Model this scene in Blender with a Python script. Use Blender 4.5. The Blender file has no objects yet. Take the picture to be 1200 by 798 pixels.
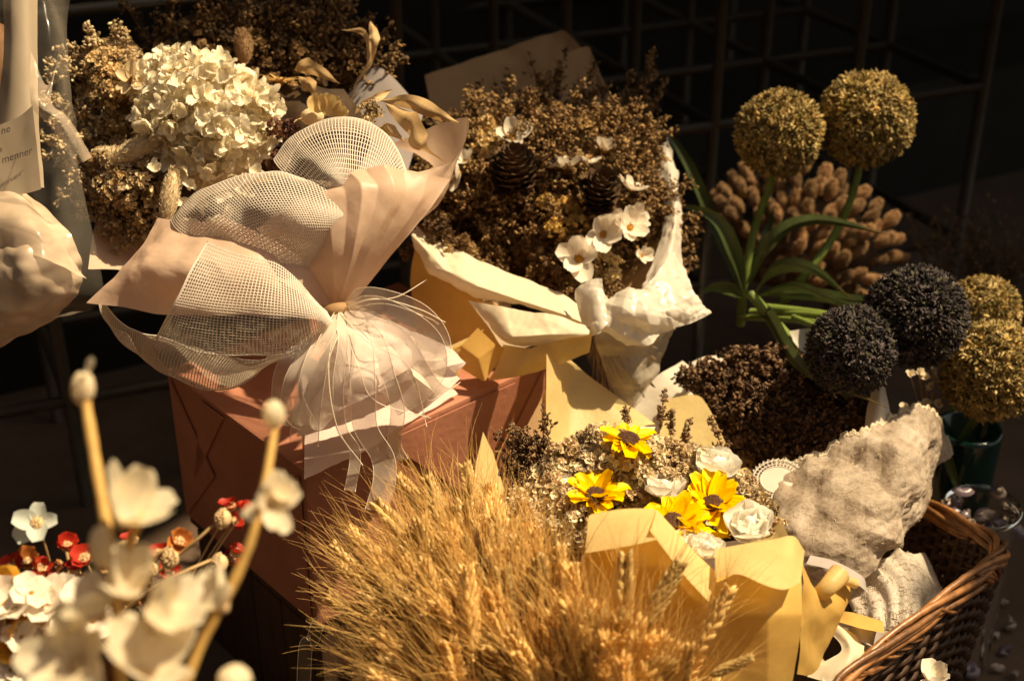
import bpy, math, random
import numpy as np
from mathutils import Vector, Matrix, noise as mnoise
rng = np.random.default_rng(7); random.seed(7)
S = bpy.context.scene
COL = S.collection
# ------------------------------------------------------------------ camera
CZ, PITCH, F = 1.05, math.radians(29), 1667.0
cam_d = bpy.data.cameras.new('camera'); cam = bpy.data.objects.new('camera', cam_d); COL.objects.link(cam)
cam.location = (0, 0, CZ); cam.rotation_euler = (math.radians(90)-PITCH, 0, 0)
cam_d.lens = 50; cam_d.sensor_width = 36; cam_d.clip_start = .05; cam_d.clip_end = 100
cam_d.dof.use_dof = True; cam_d.dof.focus_distance = 1.22; cam_d.dof.aperture_fstop = 4.8
S.camera = cam
# ------------------------------------------------------------------ sky and sun
SUN_EL, SUN_AZ = math.radians(60), math.radians(78)      # azimuth clockwise from +Y: high, from the right
sund = Vector((math.sin(SUN_AZ)*math.cos(SUN_EL), math.cos(SUN_AZ)*math.cos(SUN_EL), math.sin(SUN_EL)))
w = bpy.data.worlds.new('World'); S.world = w; w.use_nodes = True
nt = w.node_tree; sky = nt.nodes.new('ShaderNodeTexSky'); sky.sky_type = 'NISHITA'; sky.sun_disc = False
sky.sun_elevation = SUN_EL; sky.sun_rotation = SUN_AZ; sky.dust_density = 4; sky.ozone_density = .5
bg = nt.nodes['Background']; nt.links.new(sky.outputs[0], bg.inputs[0]); bg.inputs[1].default_value = .062
sl = bpy.data.lights.new('sun', 'SUN'); sl.energy = 5.0; sl.angle = math.radians(.9); sl.color = (1, .87, .70)
so = bpy.data.objects.new('sun', sl); COL.objects.link(so); so.rotation_euler = sund.to_track_quat('Z', 'Y').to_euler(); so.location = (0, 0, 5)
vs = S.view_settings; vs.view_transform = 'Standard'; vs.look = 'None'; vs.gamma = 1; vs.exposure = .78
try:
    vs.use_white_balance = True; vs.white_balance_temperature = 8300; vs.white_balance_tint = 3
except Exception: pass
S.render.engine = 'CYCLES'; S.cycles.max_bounces = 8; S.cycles.transparent_max_bounces = 24
# ------------------------------------------------------------------ helpers
cp, sp = math.cos(PITCH), math.sin(PITCH)
RT = np.array([1., 0, 0]); FW = np.array([0, cp, -sp]); UP = np.array([0, sp, cp]); C0 = np.array([0, 0, CZ])
def P(x, y, d): return C0 + d*((x-600)/F*RT + FW + (399-y)/F*UP)
def PA(a):
    a = np.asarray(a, float); d = a[..., 2:3]
    return C0 + d*((a[..., 0:1]-600)/F*RT + FW + (399-a[..., 1:2])/F*UP)
def dz(y, z): return (CZ-z)/(sp+cp*(y-399)/F)
def N(r, u, t):
    v = r*RT+u*UP-t*FW; return v/np.linalg.norm(v)
def nrm(a): return a/np.maximum(np.linalg.norm(a, axis=-1, keepdims=True), 1e-9)
ORG = {}
def setp(o, label=None, cat=None, group=None, kind=None):
    if label: o['label'] = label
    if cat: o['category'] = cat
    if group: o['group'] = group
    if kind: o['kind'] = kind
def root(name, label, cat, base, group=None):
    o = bpy.data.objects.new(name, None); COL.objects.link(o); o.location = base; o.empty_display_size = .02
    setp(o, label, cat, group); ORG[o] = np.array(base, float); return o
def mesh(name, V, Fs, mat, col=None, smooth=True):
    """Fs: list of (n,k) int arrays"""
    V = np.asarray(V, float)
    if not isinstance(Fs, list): Fs = [Fs]
    Fs = [np.asarray(f, int) for f in Fs if len(f)]
    m = bpy.data.meshes.new(name); m.vertices.add(len(V)); m.vertices.foreach_set('co', V.ravel())
    nl = sum(f.size for f in Fs); m.loops.add(nl); m.loops.foreach_set('vertex_index', np.concatenate([f.ravel() for f in Fs]))
    tot = np.concatenate([np.full(len(f), f.shape[1]) for f in Fs]); st = np.concatenate([[0], np.cumsum(tot)[:-1]])
    m.polygons.add(len(tot)); m.polygons.foreach_set('loop_start', st); m.polygons.foreach_set('loop_total', tot)
    m.polygons.foreach_set('use_smooth', np.full(len(tot), smooth)); m.update(calc_edges=True); m.validate()
    if col is not None:
        c = np.ones((len(V), 4)); c[:, :3] = col
        ca = m.color_attributes.new('Col', 'FLOAT_COLOR', 'POINT'); ca.data.foreach_set('color', c.ravel())
    if mat: m.materials.append(mat)
    return m
def part(name, V, Fs, mat, parent=None, col=None, smooth=True, label=None, stuff=False, kind=None, cat=None, group=None):
    V = np.asarray(V, float); o0 = ORG.get(parent)
    if o0 is None: o0 = V.mean(0).copy(); o0[2] = V[:, 2].min()
    o = bpy.data.objects.new(name, mesh(name, V-o0, Fs, mat, col, smooth)); COL.objects.link(o)
    if parent: o.parent = parent
    else: o.location = o0
    ORG[o] = o0
    setp(o, label, cat, group, 'stuff' if stuff else kind); return o
def inst(name, m, parent, loc, R=None, s=1.0, label=None):
    o = bpy.data.objects.new(name, m); COL.objects.link(o); loc = np.asarray(loc, float)
    if parent: o.parent = parent; loc = loc-ORG[parent]
    M = np.eye(4); M[:3, :3] = (np.eye(3) if R is None else R)*s; M[:3, 3] = loc; o.matrix_basis = Matrix(M.tolist())
    if label: o['label'] = label
    return o
def local(name, m, parent, R=None, loc=(0, 0, 0), s=1.0, label=None):
    o = bpy.data.objects.new(name, m); COL.objects.link(o); o.parent = parent
    M = np.eye(4); M[:3, :3] = (np.eye(3) if R is None else R)*s; M[:3, 3] = loc; o.matrix_basis = Matrix(M.tolist())
    if label: o['label'] = label
    return o
def basis(z, roll=0.0, up=(0.13, 0.21, 1)):
    z = np.asarray(z, float); z = z/np.linalg.norm(z); x = np.cross(up, z); x = x/np.linalg.norm(x); y = np.cross(z, x)
    c, s = math.cos(roll), math.sin(roll); return np.stack([c*x+s*y, -s*x+c*y, z], axis=1)
def rz(a): c, s = math.cos(a), math.sin(a); return np.array([[c, -s, 0], [s, c, 0], [0, 0, 1.]])
def rx(a): c, s = math.cos(a), math.sin(a); return np.array([[1, 0, 0], [0, c, -s], [0, s, c.real]])
def bases(Z, roll):
    x = nrm(np.cross(np.array([.13, .21, 1.]), Z)); y = np.cross(Z, x); c = np.cos(roll)[:, None]; s = np.sin(roll)[:, None]
    return np.stack([c*x+s*y, -s*x+c*y, Z], axis=2)
def join(parts):
    """parts: list of (V, [faces...]) or (V,[faces],col)"""
    Vs, Fd, Cs, n = [], {}, [], 0
    for p in parts:
        V, Fs = p[0], p[1]
        if not isinstance(Fs, list): Fs = [Fs]
        for f in Fs:
            f = np.asarray(f, int)
            if len(f): Fd.setdefault(f.shape[1], []).append(f+n)
        Vs.append(V); n += len(V)
        if len(p) > 2: Cs.append(np.broadcast_to(p[2], (len(V), 3)))
    out = (np.concatenate(Vs), [np.concatenate(v) for v in Fd.values()])
    return out+((np.concatenate(Cs),) if Cs else ())
def scatter(t, R, T, s, cols=None):
    """t=(V,[F]); R (n,3,3), T (n,3), s (n,) or (n,3)"""
    V, Fs = t[0], t[1]; n = len(T); s = np.asarray(s, float)
    if s.ndim == 1: s = np.repeat(s[:, None], 3, 1)
    W = np.einsum('nij,nvj->nvi', R, V[None]*s[:, None, :])+T[:, None, :]
    F2 = [(f[None]+(np.arange(n)*len(V))[:, None, None]).reshape(-1, f.shape[1]) for f in (Fs if isinstance(Fs, list) else [Fs])]
    r = (W.reshape(-1, 3), F2)
    return r+((np.repeat(cols, len(V), 0),) if cols is not None else ())
def cr(A, t):
    n = len(A); A = np.concatenate([[2*A[0]-A[1]], A, [2*A[-1]-A[-2]]]) if n > 1 else A
    i = np.clip(np.floor(t).astype(int), 0, n-2); f = (t-i).reshape((-1,)+(1,)*(A.ndim-1))
    p0, p1, p2, p3 = A[i], A[i+1], A[i+2], A[i+3]
    return .5*((2*p1)+(-p0+p2)*f+(2*p0-5*p1+4*p2-p3)*f**2+(-p0+3*p1-3*p2+p3)*f**3)
def gridf(nu, nv, closed=False):
    i, j = np.meshgrid(np.arange(nu-1), np.arange(nv if closed else nv-1), indexing='ij'); j2 = (j+1) % nv
    return np.stack([i*nv+j, (i+1)*nv+j, (i+1)*nv+j2, i*nv+j2], -1).reshape(-1, 4)
def fbm(Q, sc, seed=0.0, oct=3, ridge=False):
    out = np.zeros(len(Q))
    for k in range(oct):
        f = sc*2**k; v = np.array([mnoise.noise(Vector((q[0]*f+seed, q[1]*f-seed, q[2]*f+3*seed))) for q in Q])
        out += (np.abs(v)*2-.5 if ridge else v)/2**k
    return out
def facet(Q, sc, seed):
    r = np.random.default_rng(int(seed*1000)+1); wv = fbm(Q, sc*.35, seed, 2); mk = np.clip(.55+1.3*fbm(Q, sc*.22, seed+9, 1), .1, 1.2); out = np.zeros(len(Q)); tot = 0
    for k in range(8):
        d = r.normal(size=3); d /= np.linalg.norm(d); f = sc*(.35+1.5*r.random()); a = (.6/(f/sc))**.8; x = (Q@d)*f+r.random()*9+wv*.5*(r.random()+.3); out += a*(np.abs((x % 1)*2-1)-.5); tot += a
    return out*mk*1.6/tot*2
def gnormals(G):
    du = np.gradient(G, axis=0); dv = np.gradient(G, axis=1); return nrm(np.cross(du, dv))
def surf(rows, nu=48, nv=48, wr=.0012, sc=25, ridge=True, seed=None, lin=0.0):
    A = PA(np.array(rows, float)); nr, nc = A.shape[:2]
    tu = np.linspace(0, nr-1, nu); tv = np.linspace(0, nc-1, nv)
    G = cr(A, tu); G = np.swapaxes(cr(np.swapaxes(G, 0, 1), tv), 0, 1)
    if lin:
        L = np.stack([np.stack([np.interp(tu, range(nr), A[:, j, k]) for j in range(nc)], 1) for k in range(3)], -1)
        L = np.stack([np.stack([np.interp(tv, range(nc), L[i, :, k]) for i in range(nu)], 0) for k in range(3)], -1)
        G = G*(1-lin)+L*lin
    if wr:
        seed = rng.random()*50 if seed is None else seed
        G = G+gnormals(G)*(wr*(facet(G.reshape(-1, 3), sc, seed)+.22*facet(G.reshape(-1, 3), sc*3.1, seed+5) if ridge else fbm(G.reshape(-1, 3), sc, seed, 3))).reshape(nu, nv, 1)
    return G
def sheet(name, rows, mat, parent, nu=48, nv=48, label=None, **k):
    G = surf(rows, nu, nv, **k); return part(name, G.reshape(-1, 3), gridf(nu, nv), mat, parent, label=label)
def tube(pts, r, sides=6, cap=True):
    pts = np.asarray(pts, float); n = len(pts); r = np.broadcast_to(r, (n,)); T = nrm(np.gradient(pts, axis=0))
    a = np.array([0, 0, 1.]) if abs(T[0][2]) < .9 else np.array([1., 0, 0]); x = nrm(np.cross(a, T[0])); X = []
    for t in T: x = x-t*np.dot(x, t); x = x/max(np.linalg.norm(x), 1e-9); X.append(x)
    X = np.array(X); Y = np.cross(T, X); an = np.arange(sides)*2*math.pi/sides
    V = pts[:, None]+r[:, None, None]*(np.cos(an)[None, :, None]*X[:, None]+np.sin(an)[None, :, None]*Y[:, None])
    V = V.reshape(-1, 3); Fs = [gridf(n, sides, True)]
    if cap: Fs.append(np.array([list(range(sides))[::-1], [(n-1)*sides+i for i in range(sides)]]))
    return V, Fs
def curve(ctrl, n=16): A = np.array(ctrl, float); return cr(A, np.linspace(0, len(A)-1, n))
def ell(r=(1, 1, 1), nu=8, nv=10, bump=0, sc=3):
    th = np.linspace(0, math.pi, nu+1); ph = np.arange(nv)*2*math.pi/nv
    V = np.stack([np.sin(th)[:, None]*np.cos(ph), np.sin(th)[:, None]*np.sin(ph), np.repeat(np.cos(th)[:, None], nv, 1)], -1).reshape(-1, 3)
    if bump: V = V*(1+bump*fbm(V, sc, rng.random()*9))[:, None]
    return V*np.array(r), [gridf(nu+1, nv, True)]
def petal(L=1, W=.4, curl=.5, cup=.15, nu=7, nv=5, base=.15, notch=0, ruf=0, pw=.8):
    u = np.linspace(0, 1, nu); v = np.linspace(-1, 1, nv)
    wd = W*(base+(1-base)*np.sin(np.pi*np.clip(u, 0, 1)**pw*.93+.0)**.75); wd[0] = W*base
    an = curl*u; ds = L/(nu-1); y = np.concatenate([[0], np.cumsum(np.cos(an[:-1])*ds)]); z = np.concatenate([[0], np.cumsum(np.sin(an[:-1])*ds)])
    X = wd[:, None]*v; Y = y[:, None]-notch*L*(np.abs(v[None])**.5*-1+1)*(u[:, None]**4); Z = z[:, None]+cup*W*(v[None]**2)*np.sin(np.pi*u)[:, None]**.5
    Z = Z+ruf*W*np.sin(v[None]*6+u[:, None]*5)*u[:, None]
    return np.stack([X+0*Y, Y+0*X, Z], -1).reshape(-1, 3), [gridf(nu, nv)]
def xf(t, R, T=(0, 0, 0), s=1.0): return (t[0]*s)@R.T+np.array(T), t[1]
def inpoly(p, poly):
    x, y = p[:, 0], p[:, 1]; c = np.zeros(len(p), bool); q = np.array(poly, float)
    for i in range(len(q)):
        x1, y1 = q[i]; x2, y2 = q[i-1]
        if y1 != y2: c ^= ((y1 > y) != (y2 > y)) & (x < (x2-x1)*(y-y1)/(y2-y1)+x1)
    return c
def sample(poly, n):
    q = np.array(poly, float); lo, hi = q.min(0), q.max(0); out = np.zeros((0, 2))
    while len(out) < n:
        p = lo+rng.random((n*3, 2))*(hi-lo); out = np.concatenate([out, p[inpoly(p, poly)]])
    return out[:n]
def spread(poly, n, k=12):
    """well spaced samples"""
    c = sample(poly, n*k); out = [c[0]]
    for i in range(1, n):
        t = c[i*k:(i+1)*k]; d = ((t[:, None]-np.array(out)[None])**2).sum(-1).min(1); out.append(t[d.argmax()])
    return np.array(out)
# ------------------------------------------------------------------ materials
def mat(name, c, rough=.7, trans=0.0, var=.15, sc=40, bump=0.0, bsc=200, attr=False, spec=.3, c2=None, coat=0, orand=0, stretch=None, metal=0):
    m = bpy.data.materials.new(name); m.use_nodes = True; n = m.node_tree.nodes; l = m.node_tree.links; b = n['Principled BSDF']; out = n['Material Output']
    b.inputs['Roughness'].default_value = rough; b.inputs['Specular IOR Level'].default_value = spec; b.inputs['Metallic'].default_value = metal
    tc = n.new('ShaderNodeTexCoord'); src = tc.outputs['Object']
    if stretch:
        mp = n.new('ShaderNodeMapping'); mp.inputs['Scale'].default_value = stretch; l.new(src, mp.inputs[0]); src = mp.outputs[0]
    nz = n.new('ShaderNodeTexNoise'); nz.inputs['Scale'].default_value = sc; nz.inputs['Detail'].default_value = 5; nz.inputs['Roughness'].default_value = .65; l.new(src, nz.inputs['Vector'])
    mx = n.new('ShaderNodeMix'); mx.data_type = 'RGBA'
    rp = n.new('ShaderNodeMapRange'); rp.inputs[1].default_value = .3; rp.inputs[2].default_value = .7; l.new(nz.outputs[0], rp.inputs[0]); l.new(rp.outputs[0], mx.inputs[0])
    if attr:
        at = n.new('ShaderNodeAttribute'); at.attribute_name = 'Col'
        a = n.new('ShaderNodeMix'); a.data_type = 'RGBA'; a.blend_type = 'MULTIPLY'; a.inputs[0].default_value = 1; l.new(at.outputs[0], a.inputs[6]); a.inputs[7].default_value = (1-var, 1-var*1.1, 1-var*1.3, 1)
        l.new(a.outputs[2], mx.inputs[6]); l.new(at.outputs[0], mx.inputs[7])
    else:
        cc = c2 if c2 else [max(0, x*(1-var*(1+.25*i))) for i, x in enumerate(c)]
        mx.inputs[6].default_value = (*cc, 1); mx.inputs[7].default_value = (*c, 1)
    co = mx.outputs[2]
    if orand:
        oi = n.new('ShaderNodeObjectInfo'); h = n.new('ShaderNodeHueSaturation'); r = n.new('ShaderNodeMapRange'); r.inputs[3].default_value = 1-orand; r.inputs[4].default_value = 1+orand*.6
        l.new(oi.outputs['Random'], r.inputs[0]); l.new(r.outputs[0], h.inputs['Value']); l.new(co, h.inputs['Color']); co = h.outputs[0]
    l.new(co, b.inputs['Base Color'])
    if bump:
        bz = n.new('ShaderNodeTexNoise'); bz.inputs['Scale'].default_value = bsc; bz.inputs['Detail'].default_value = 4; l.new(src, bz.inputs['Vector'])
        bp = n.new('ShaderNodeBump'); bp.inputs['Strength'].default_value = bump; bp.inputs['Distance'].default_value = .002; l.new(bz.outputs[0], bp.inputs['Height']); l.new(bp.outputs[0], b.inputs['Normal'])
    if trans:
        t = n.new('ShaderNodeBsdfTranslucent'); l.new(co, t.inputs[0]); ms = n.new('ShaderNodeMixShader'); ms.inputs[0].default_value = trans
        l.new(b.outputs[0], ms.inputs[1]); l.new(t.outputs[0], ms.inputs[2]); l.new(ms.outputs[0], out.inputs[0])
    return m
def sheer(name, c, alpha, rough=.35, glossy=False, stripes=0):
    m = bpy.data.materials.new(name); m.use_nodes = True; n = m.node_tree.nodes; l = m.node_tree.links; b = n['Principled BSDF']
    b.inputs['Base Color'].default_value = (*c, 1); b.inputs['Roughness'].default_value = rough; b.inputs['Specular IOR Level'].default_value = .8 if glossy else .4
    t = n.new('ShaderNodeBsdfTransparent'); ms = n.new('ShaderNodeMixShader')
    nz = n.new('ShaderNodeTexNoise'); nz.inputs['Scale'].default_value = 30; tc = n.new('ShaderNodeTexCoord'); l.new(tc.outputs['Object'], nz.inputs['Vector'])
    r = n.new('ShaderNodeMapRange'); r.inputs[1].default_value = .3; r.inputs[2].default_value = .7; r.inputs[3].default_value = alpha*.6; r.inputs[4].default_value = min(1, alpha*1.4); l.new(nz.outputs[0], r.inputs[0])
    if glossy:
        lw = n.new('ShaderNodeLayerWeight'); lw.inputs[0].default_value = .10; ad = n.new('ShaderNodeMath'); ad.operation = 'ADD'; ad.use_clamp = True
        l.new(lw.outputs[1], ad.inputs[0]); l.new(r.outputs[0], ad.inputs[1]); l.new(ad.outputs[0], ms.inputs[0])
    else: l.new(r.outputs[0], ms.inputs[0])
    l.new(t.outputs[0], ms.inputs[1]); l.new(b.outputs[0], ms.inputs[2]); l.new(ms.outputs[0], n['Material Output'].inputs[0]); return m
M = {}
M['attr'] = mat('dried_petals', (1, 1, 1), attr=True, trans=.25, sc=300, var=.25)
M['attr_matt'] = mat('dried_twigs', (1, 1, 1), attr=True, sc=200, var=.3, spec=.15)
M['peach'] = mat('peach_paper', (.74, .53, .40), .45, .40, .14, 14, .12, 300, spec=.45)
M['pinkwhite'] = mat('pale_pink_paper', (.80, .64, .58), .5, .35, .06, 20, .15, 150)
M['lilac'] = mat('grey_lilac_paper', (.42, .36, .34), .6, .25, .08, 20)
M['net'] = mat('net_thread', (.88, .79, .69), .5, .35, .05, 100)
M['yellowp'] = mat('yellow_paper', (.87, .66, .31), .45, .5, .16, 22, .25, 260)
M['yellowdeep'] = mat('deep_shaded_yellow_paper', (.84, .54, .17), .45, .5, .2, 15, .1, 300)  # deeper tone holds the shade of the lower wrap in its colour
M['creamp'] = mat('cream_paper', (.82, .70, .52), .5, .35, .08, 20, .15, 200)
M['whitep'] = mat('white_tissue', (.80, .72, .62), .45, .35, .1, 25, .2, 120)
M['brownp'] = mat('brown_paper', (.40, .24, .12), .7, .25, .12, 20, .1, 300)
M['box'] = mat('red_brown_kraft_paper', (.42, .18, .12), .6, 0, .35, 9, .3, 120)
M['leafdry'] = mat('dry_leaf', (.66, .46, .24), .6, .3, .35, 30, .2, 120)
M['white'] = mat('cream_petal', (.92, .83, .70), .5, .35, .22, 130, .25, 160, stretch=(3, .35, 1))
M['hyd'] = mat('hydrangea_petal', (1.0, .92, .74), .55, .42, .16, 150, .2, 200, orand=.08, stretch=(2, .5, 1))
M['wheat'] = mat('wheat_ear', (.95, .66, .27), .45, .25, .3, 120, orand=.38, spec=.5)
M['awn'] = mat('wheat_awn', (.92, .60, .22), .4, .35, .2, 60, orand=.2, spec=.5)
M['stalk'] = mat('straw_stalk', (.50, .33, .13), .55, .1, .3, 60)
M['sunf'] = mat('sunflower_petal', (.95, .70, .015), .5, .3, .22, 160, .3, 160, c2=(.85, .42, .01), stretch=(3, .3, 1))
M['disc'] = mat('flower_disc', (.17, .085, .05), .9, 0, .5, 400, .6, 600)
M['rose'] = mat('white_rose_petal', (.97, .93, .85), .45, .4, .04, 50)
M['yc'] = mat('yellow_centre', (.60, .30, .04), .8, 0, .5, 300, .6, 500)
M['green'] = mat('green_leaf', (.085, .115, .03), .45, .12, .4, 30, stretch=(1, 1, 1), spec=.4, c2=(.025, .04, .012))
M['stem'] = mat('green_stem', (.16, .22, .05), .45, 0, .3, 40)
M['allium'] = mat('yellow_floret', (1, 1, 1), attr=True, trans=.15, sc=300, var=.3)
M['core'] = mat('dark_seedhead_core', (.07, .045, .015), .9, 0, .4, 100, .5, 300)
M['tail'] = mat('bunny_tail_fluff', (.50, .31, .165), .8, .25, .35, 200, orand=.45)
M['cone'] = mat('pine_cone_scale', (.13, .075, .042), .6, 0, .4, 100, .2, 300)
M['conet'] = M['cone']
M['lace'] = mat('crumpled_lace', (.66, .54, .42), .6, .25, .25, 60, .9, 260, c2=(.42, .31, .22))
M['wick'] = mat('wicker_cane', (.36, .15, .05), .4, 0, .5, 60, .2, 200, spec=.5, c2=(.10, .04, .015), orand=.35)
M['wickd'] = mat('dark_wicker_cane', (.06, .028, .013), .6, 0, .5, 60, .2, 200, orand=.3)
M['metal'] = mat('black_wire', (.05, .038, .024), .55, 0, .3, 60, spec=.4)
M['wood'] = mat('dark_plank', (.075, .038, .02), .6, 0, .5, 14, .3, 60, stretch=(6, 6, .6), c2=(.03, .015, .008))
M['floor'] = mat('dark_stone_floor', (.11, .07, .048), .8, 0, .35, 9, .5, 60)
M['wall'] = mat('dark_painted_wall', (.012, .011, .008), .8, 0, .3, 5, .2, 50)
M['red'] = mat('red_petal', (.55, .035, .02), .55, .3, .3, 60, orand=.3)
M['orange'] = mat('orange_petal', (.62, .22, .06), .55, .3, .3, 60, orand=.2)
M['paleblue'] = mat('pale_grey_petal', (.55, .58, .52), .55, .3, .12, 60)
M['straw'] = mat('straw_seedhead', (.72, .52, .30), .7, .1, .3, 200, orand=.1)
M['glassg'] = mat('dark_green_glaze', (.004, .028, .022), .12, 0, .2, 10, spec=.6)
M['shell'] = mat('shell', (.42, .33, .26), .35, .1, .4, 60, orand=.4, spec=.5, c2=(.2, .14, .12))
M['shelld'] = mat('purple_shell', (.16, .12, .16), .3, .0, .4, 60, spec=.6)
M['ribbon'] = sheer('sheer_ribbon', (.84, .70, .58), .46, .3)
M['redge'] = mat('ribbon_edge', (.88, .76, .62), .4, .2, .05, 100)
M['cello'] = sheer('cellophane', (.5, .42, .34), .02, .15, True)
M['card'] = mat('cream_card', (.36, .28, .20), .7, .1, .06, 10)
M['ink'] = mat('dark_ink', (.04, .03, .03), .6)
M['added_shade_panel'] = mat('shade_panel_cloth', (.12, .10, .08), .9)

def lace_mat(name, c1, c2, sc):
    m = mat(name, c1, .62, .42, .15, 30, .25, 90, spec=.3); n = m.node_tree.nodes; l = m.node_tree.links; b = n['Principled BSDF']; tc = n.new('ShaderNodeTexCoord')
    nz = n.new('ShaderNodeTexNoise'); nz.inputs['Scale'].default_value = sc*.5; l.new(tc.outputs['Object'], nz.inputs['Vector'])
    ad = n.new('ShaderNodeMix'); ad.data_type = 'RGBA'; ad.inputs[0].default_value = .03; l.new(tc.outputs['Object'], ad.inputs[6]); l.new(nz.outputs['Color'], ad.inputs[7])
    v = n.new('ShaderNodeTexVoronoi'); v.feature = 'DISTANCE_TO_EDGE'; v.inputs['Scale'].default_value = sc; l.new(ad.outputs[2], v.inputs['Vector'])
    r = n.new('ShaderNodeMapRange'); r.inputs[1].default_value = .02; r.inputs[2].default_value = .2; r.inputs[3].default_value = 1; r.inputs[4].default_value = 0; l.new(v.outputs['Distance'], r.inputs[0])
    mx = n.new('ShaderNodeMix'); mx.data_type = 'RGBA'; mx.inputs[6].default_value = (*c2, 1); mx.inputs[7].default_value = (*c1, 1); l.new(r.outputs[0], mx.inputs[0])
    for k in list(b.inputs['Base Color'].links): l.remove(k)
    l.new(mx.outputs[2], b.inputs['Base Color']); bp = n.new('ShaderNodeBump'); bp.inputs['Strength'].default_value = .25; bp.inputs['Distance'].default_value = .0006; l.new(r.outputs[0], bp.inputs['Height'])
    old = b.inputs['Normal'].links[0].from_node; l.new(old.outputs[0], bp.inputs['Normal']); l.new(bp.outputs[0], b.inputs['Normal'])
    for t in n:
        if t.type == 'BSDF_TRANSLUCENT': l.new(mx.outputs[2], t.inputs[0])
    return m
M['lace'] = lace_mat('crumpled_lace', (.50, .39, .30), (.38, .28, .20), 150)
def patchy(m, c, sc, lo, hi):
    n = m.node_tree.nodes; l = m.node_tree.links; b = n['Principled BSDF']; src = b.inputs['Base Color'].links[0].from_socket; tc = n.new('ShaderNodeTexCoord')
    z = n.new('ShaderNodeTexNoise'); z.inputs['Scale'].default_value = sc; z.inputs['Detail'].default_value = 9; z.inputs['Roughness'].default_value = .75; z.inputs['Distortion'].default_value = 1.2; l.new(tc.outputs['Object'], z.inputs['Vector'])
    r = n.new('ShaderNodeMapRange'); r.inputs[1].default_value = lo; r.inputs[2].default_value = hi; l.new(z.outputs[0], r.inputs[0]); x = n.new('ShaderNodeMix'); x.data_type = 'RGBA'; x.inputs[7].default_value = (*c, 1); l.new(r.outputs[0], x.inputs[0]); l.new(src, x.inputs[6])
    l.new(x.outputs[2], b.inputs['Base Color'])
    for t in n:
        if t.type == 'BSDF_TRANSLUCENT': l.new(x.outputs[2], t.inputs[0])
patchy(M['lace'], (.70, .58, .47), 12, .46, .66)  # paler lace patches, with highlights put into the colour
M['lacew'] = lace_mat('white_lace', (.86, .77, .66), (.62, .50, .40), 260)

def gpart(name, G, m, parent, **k): return part(name, G.reshape(-1, 3), gridf(*G.shape[:2]), m, parent, **k)
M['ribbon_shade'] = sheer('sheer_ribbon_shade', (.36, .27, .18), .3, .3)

def crinkle(G, a, sc, seed=1.0, folds=0.0, nf=5, fine=1.0):
    Q = G.reshape(-1, 3); h = a*(facet(Q, sc, seed)+fine*.4*facet(Q, sc*2.7, seed+3)+fine*.2*facet(Q, sc*6, seed+7)); h = h.reshape(G.shape[:2])
    if folds: v = np.linspace(0, 1, G.shape[1])[None]; u = np.linspace(0, 1, G.shape[0])[:, None]; h = h+folds*(np.sin(v*nf*6.28+1.5*np.sin(u*3+seed))*.6+.5*np.sin(v*nf*13+2*u))
    return G+gnormals(G)*h[..., None]
M['strap'] = mat('strap_leaf', (1, 1, 1), .42, .15, .3, 60, .15, 200, attr=True, spec=.45)
M['tanp'] = sheer('tan_wrapping', (.58, .43, .31), .62, .3, True)
M['whitet'] = mat('white_crinkled_tissue', (.80, .73, .64), .35, .42, .12, 30, .3, 90, spec=.6)
# ------------------------------------------------------------------ the setting
def plane_at(name, pts, m, kind='structure', **k):
    V = np.array(pts, float); return part(name, V, [np.array([list(range(len(V)))])], m, None, kind=kind, smooth=False, **k)
plane_at('ground', [(-6, -3, 0), (8, -3, 0), (8, 9, 0), (-6, 9, 0)], M['floor'])
a0 = P(357, 553, dz(553, .34)); ar = P(640, 425, dz(425, .34)); al = P(195, 465, dz(465, .34))
dA = ar-a0; LA = np.linalg.norm(dA); dA /= LA; dB = np.array([-dA[1], dA[0], 0]); LB = 0.0
for LB in np.linspace(.1, .4, 400):
    _q = a0+dB*LB-C0
    if 600+F*(_q@RT)/(_q@FW) < 195: break
def box_vf(o, dims, dirs=None, bev=0):
    d = np.eye(3) if dirs is None else np.array(dirs); V = np.array([[x, y, z] for x in (0, 1) for y in (0, 1) for z in (0, 1)], float)*np.array(dims)
    Fq = np.array([[0, 1, 3, 2], [4, 6, 7, 5], [0, 4, 5, 1], [2, 3, 7, 6], [0, 2, 6, 4], [1, 5, 7, 3]]); return V@d+np.array(o), [Fq]
DD = np.array([dA, dB, [0, 0, 1]])
# back wall and the step at its foot, both run the same way as the box
wallp = P(1040, 235, dz(235, 0))
wd = nrm(np.array([.86, .42, 0])); wn = np.array([-wd[1], wd[0], 0]); WD = np.array([wd, wn, [0, 0, 1]])
V, Fq = box_vf(wallp-wd*5+wn*.25, (11, .12, 3.2), WD); part('wall', V, Fq, M['wall'], kind='structure', smooth=False)
V, Fq = box_vf(wallp-wd*5, (11, .247, .22), WD); part('wall_step', V, Fq, mat('dark_step', (.02, .018, .013), .7, 0, .4, 12), kind='structure', smooth=False)
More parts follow.
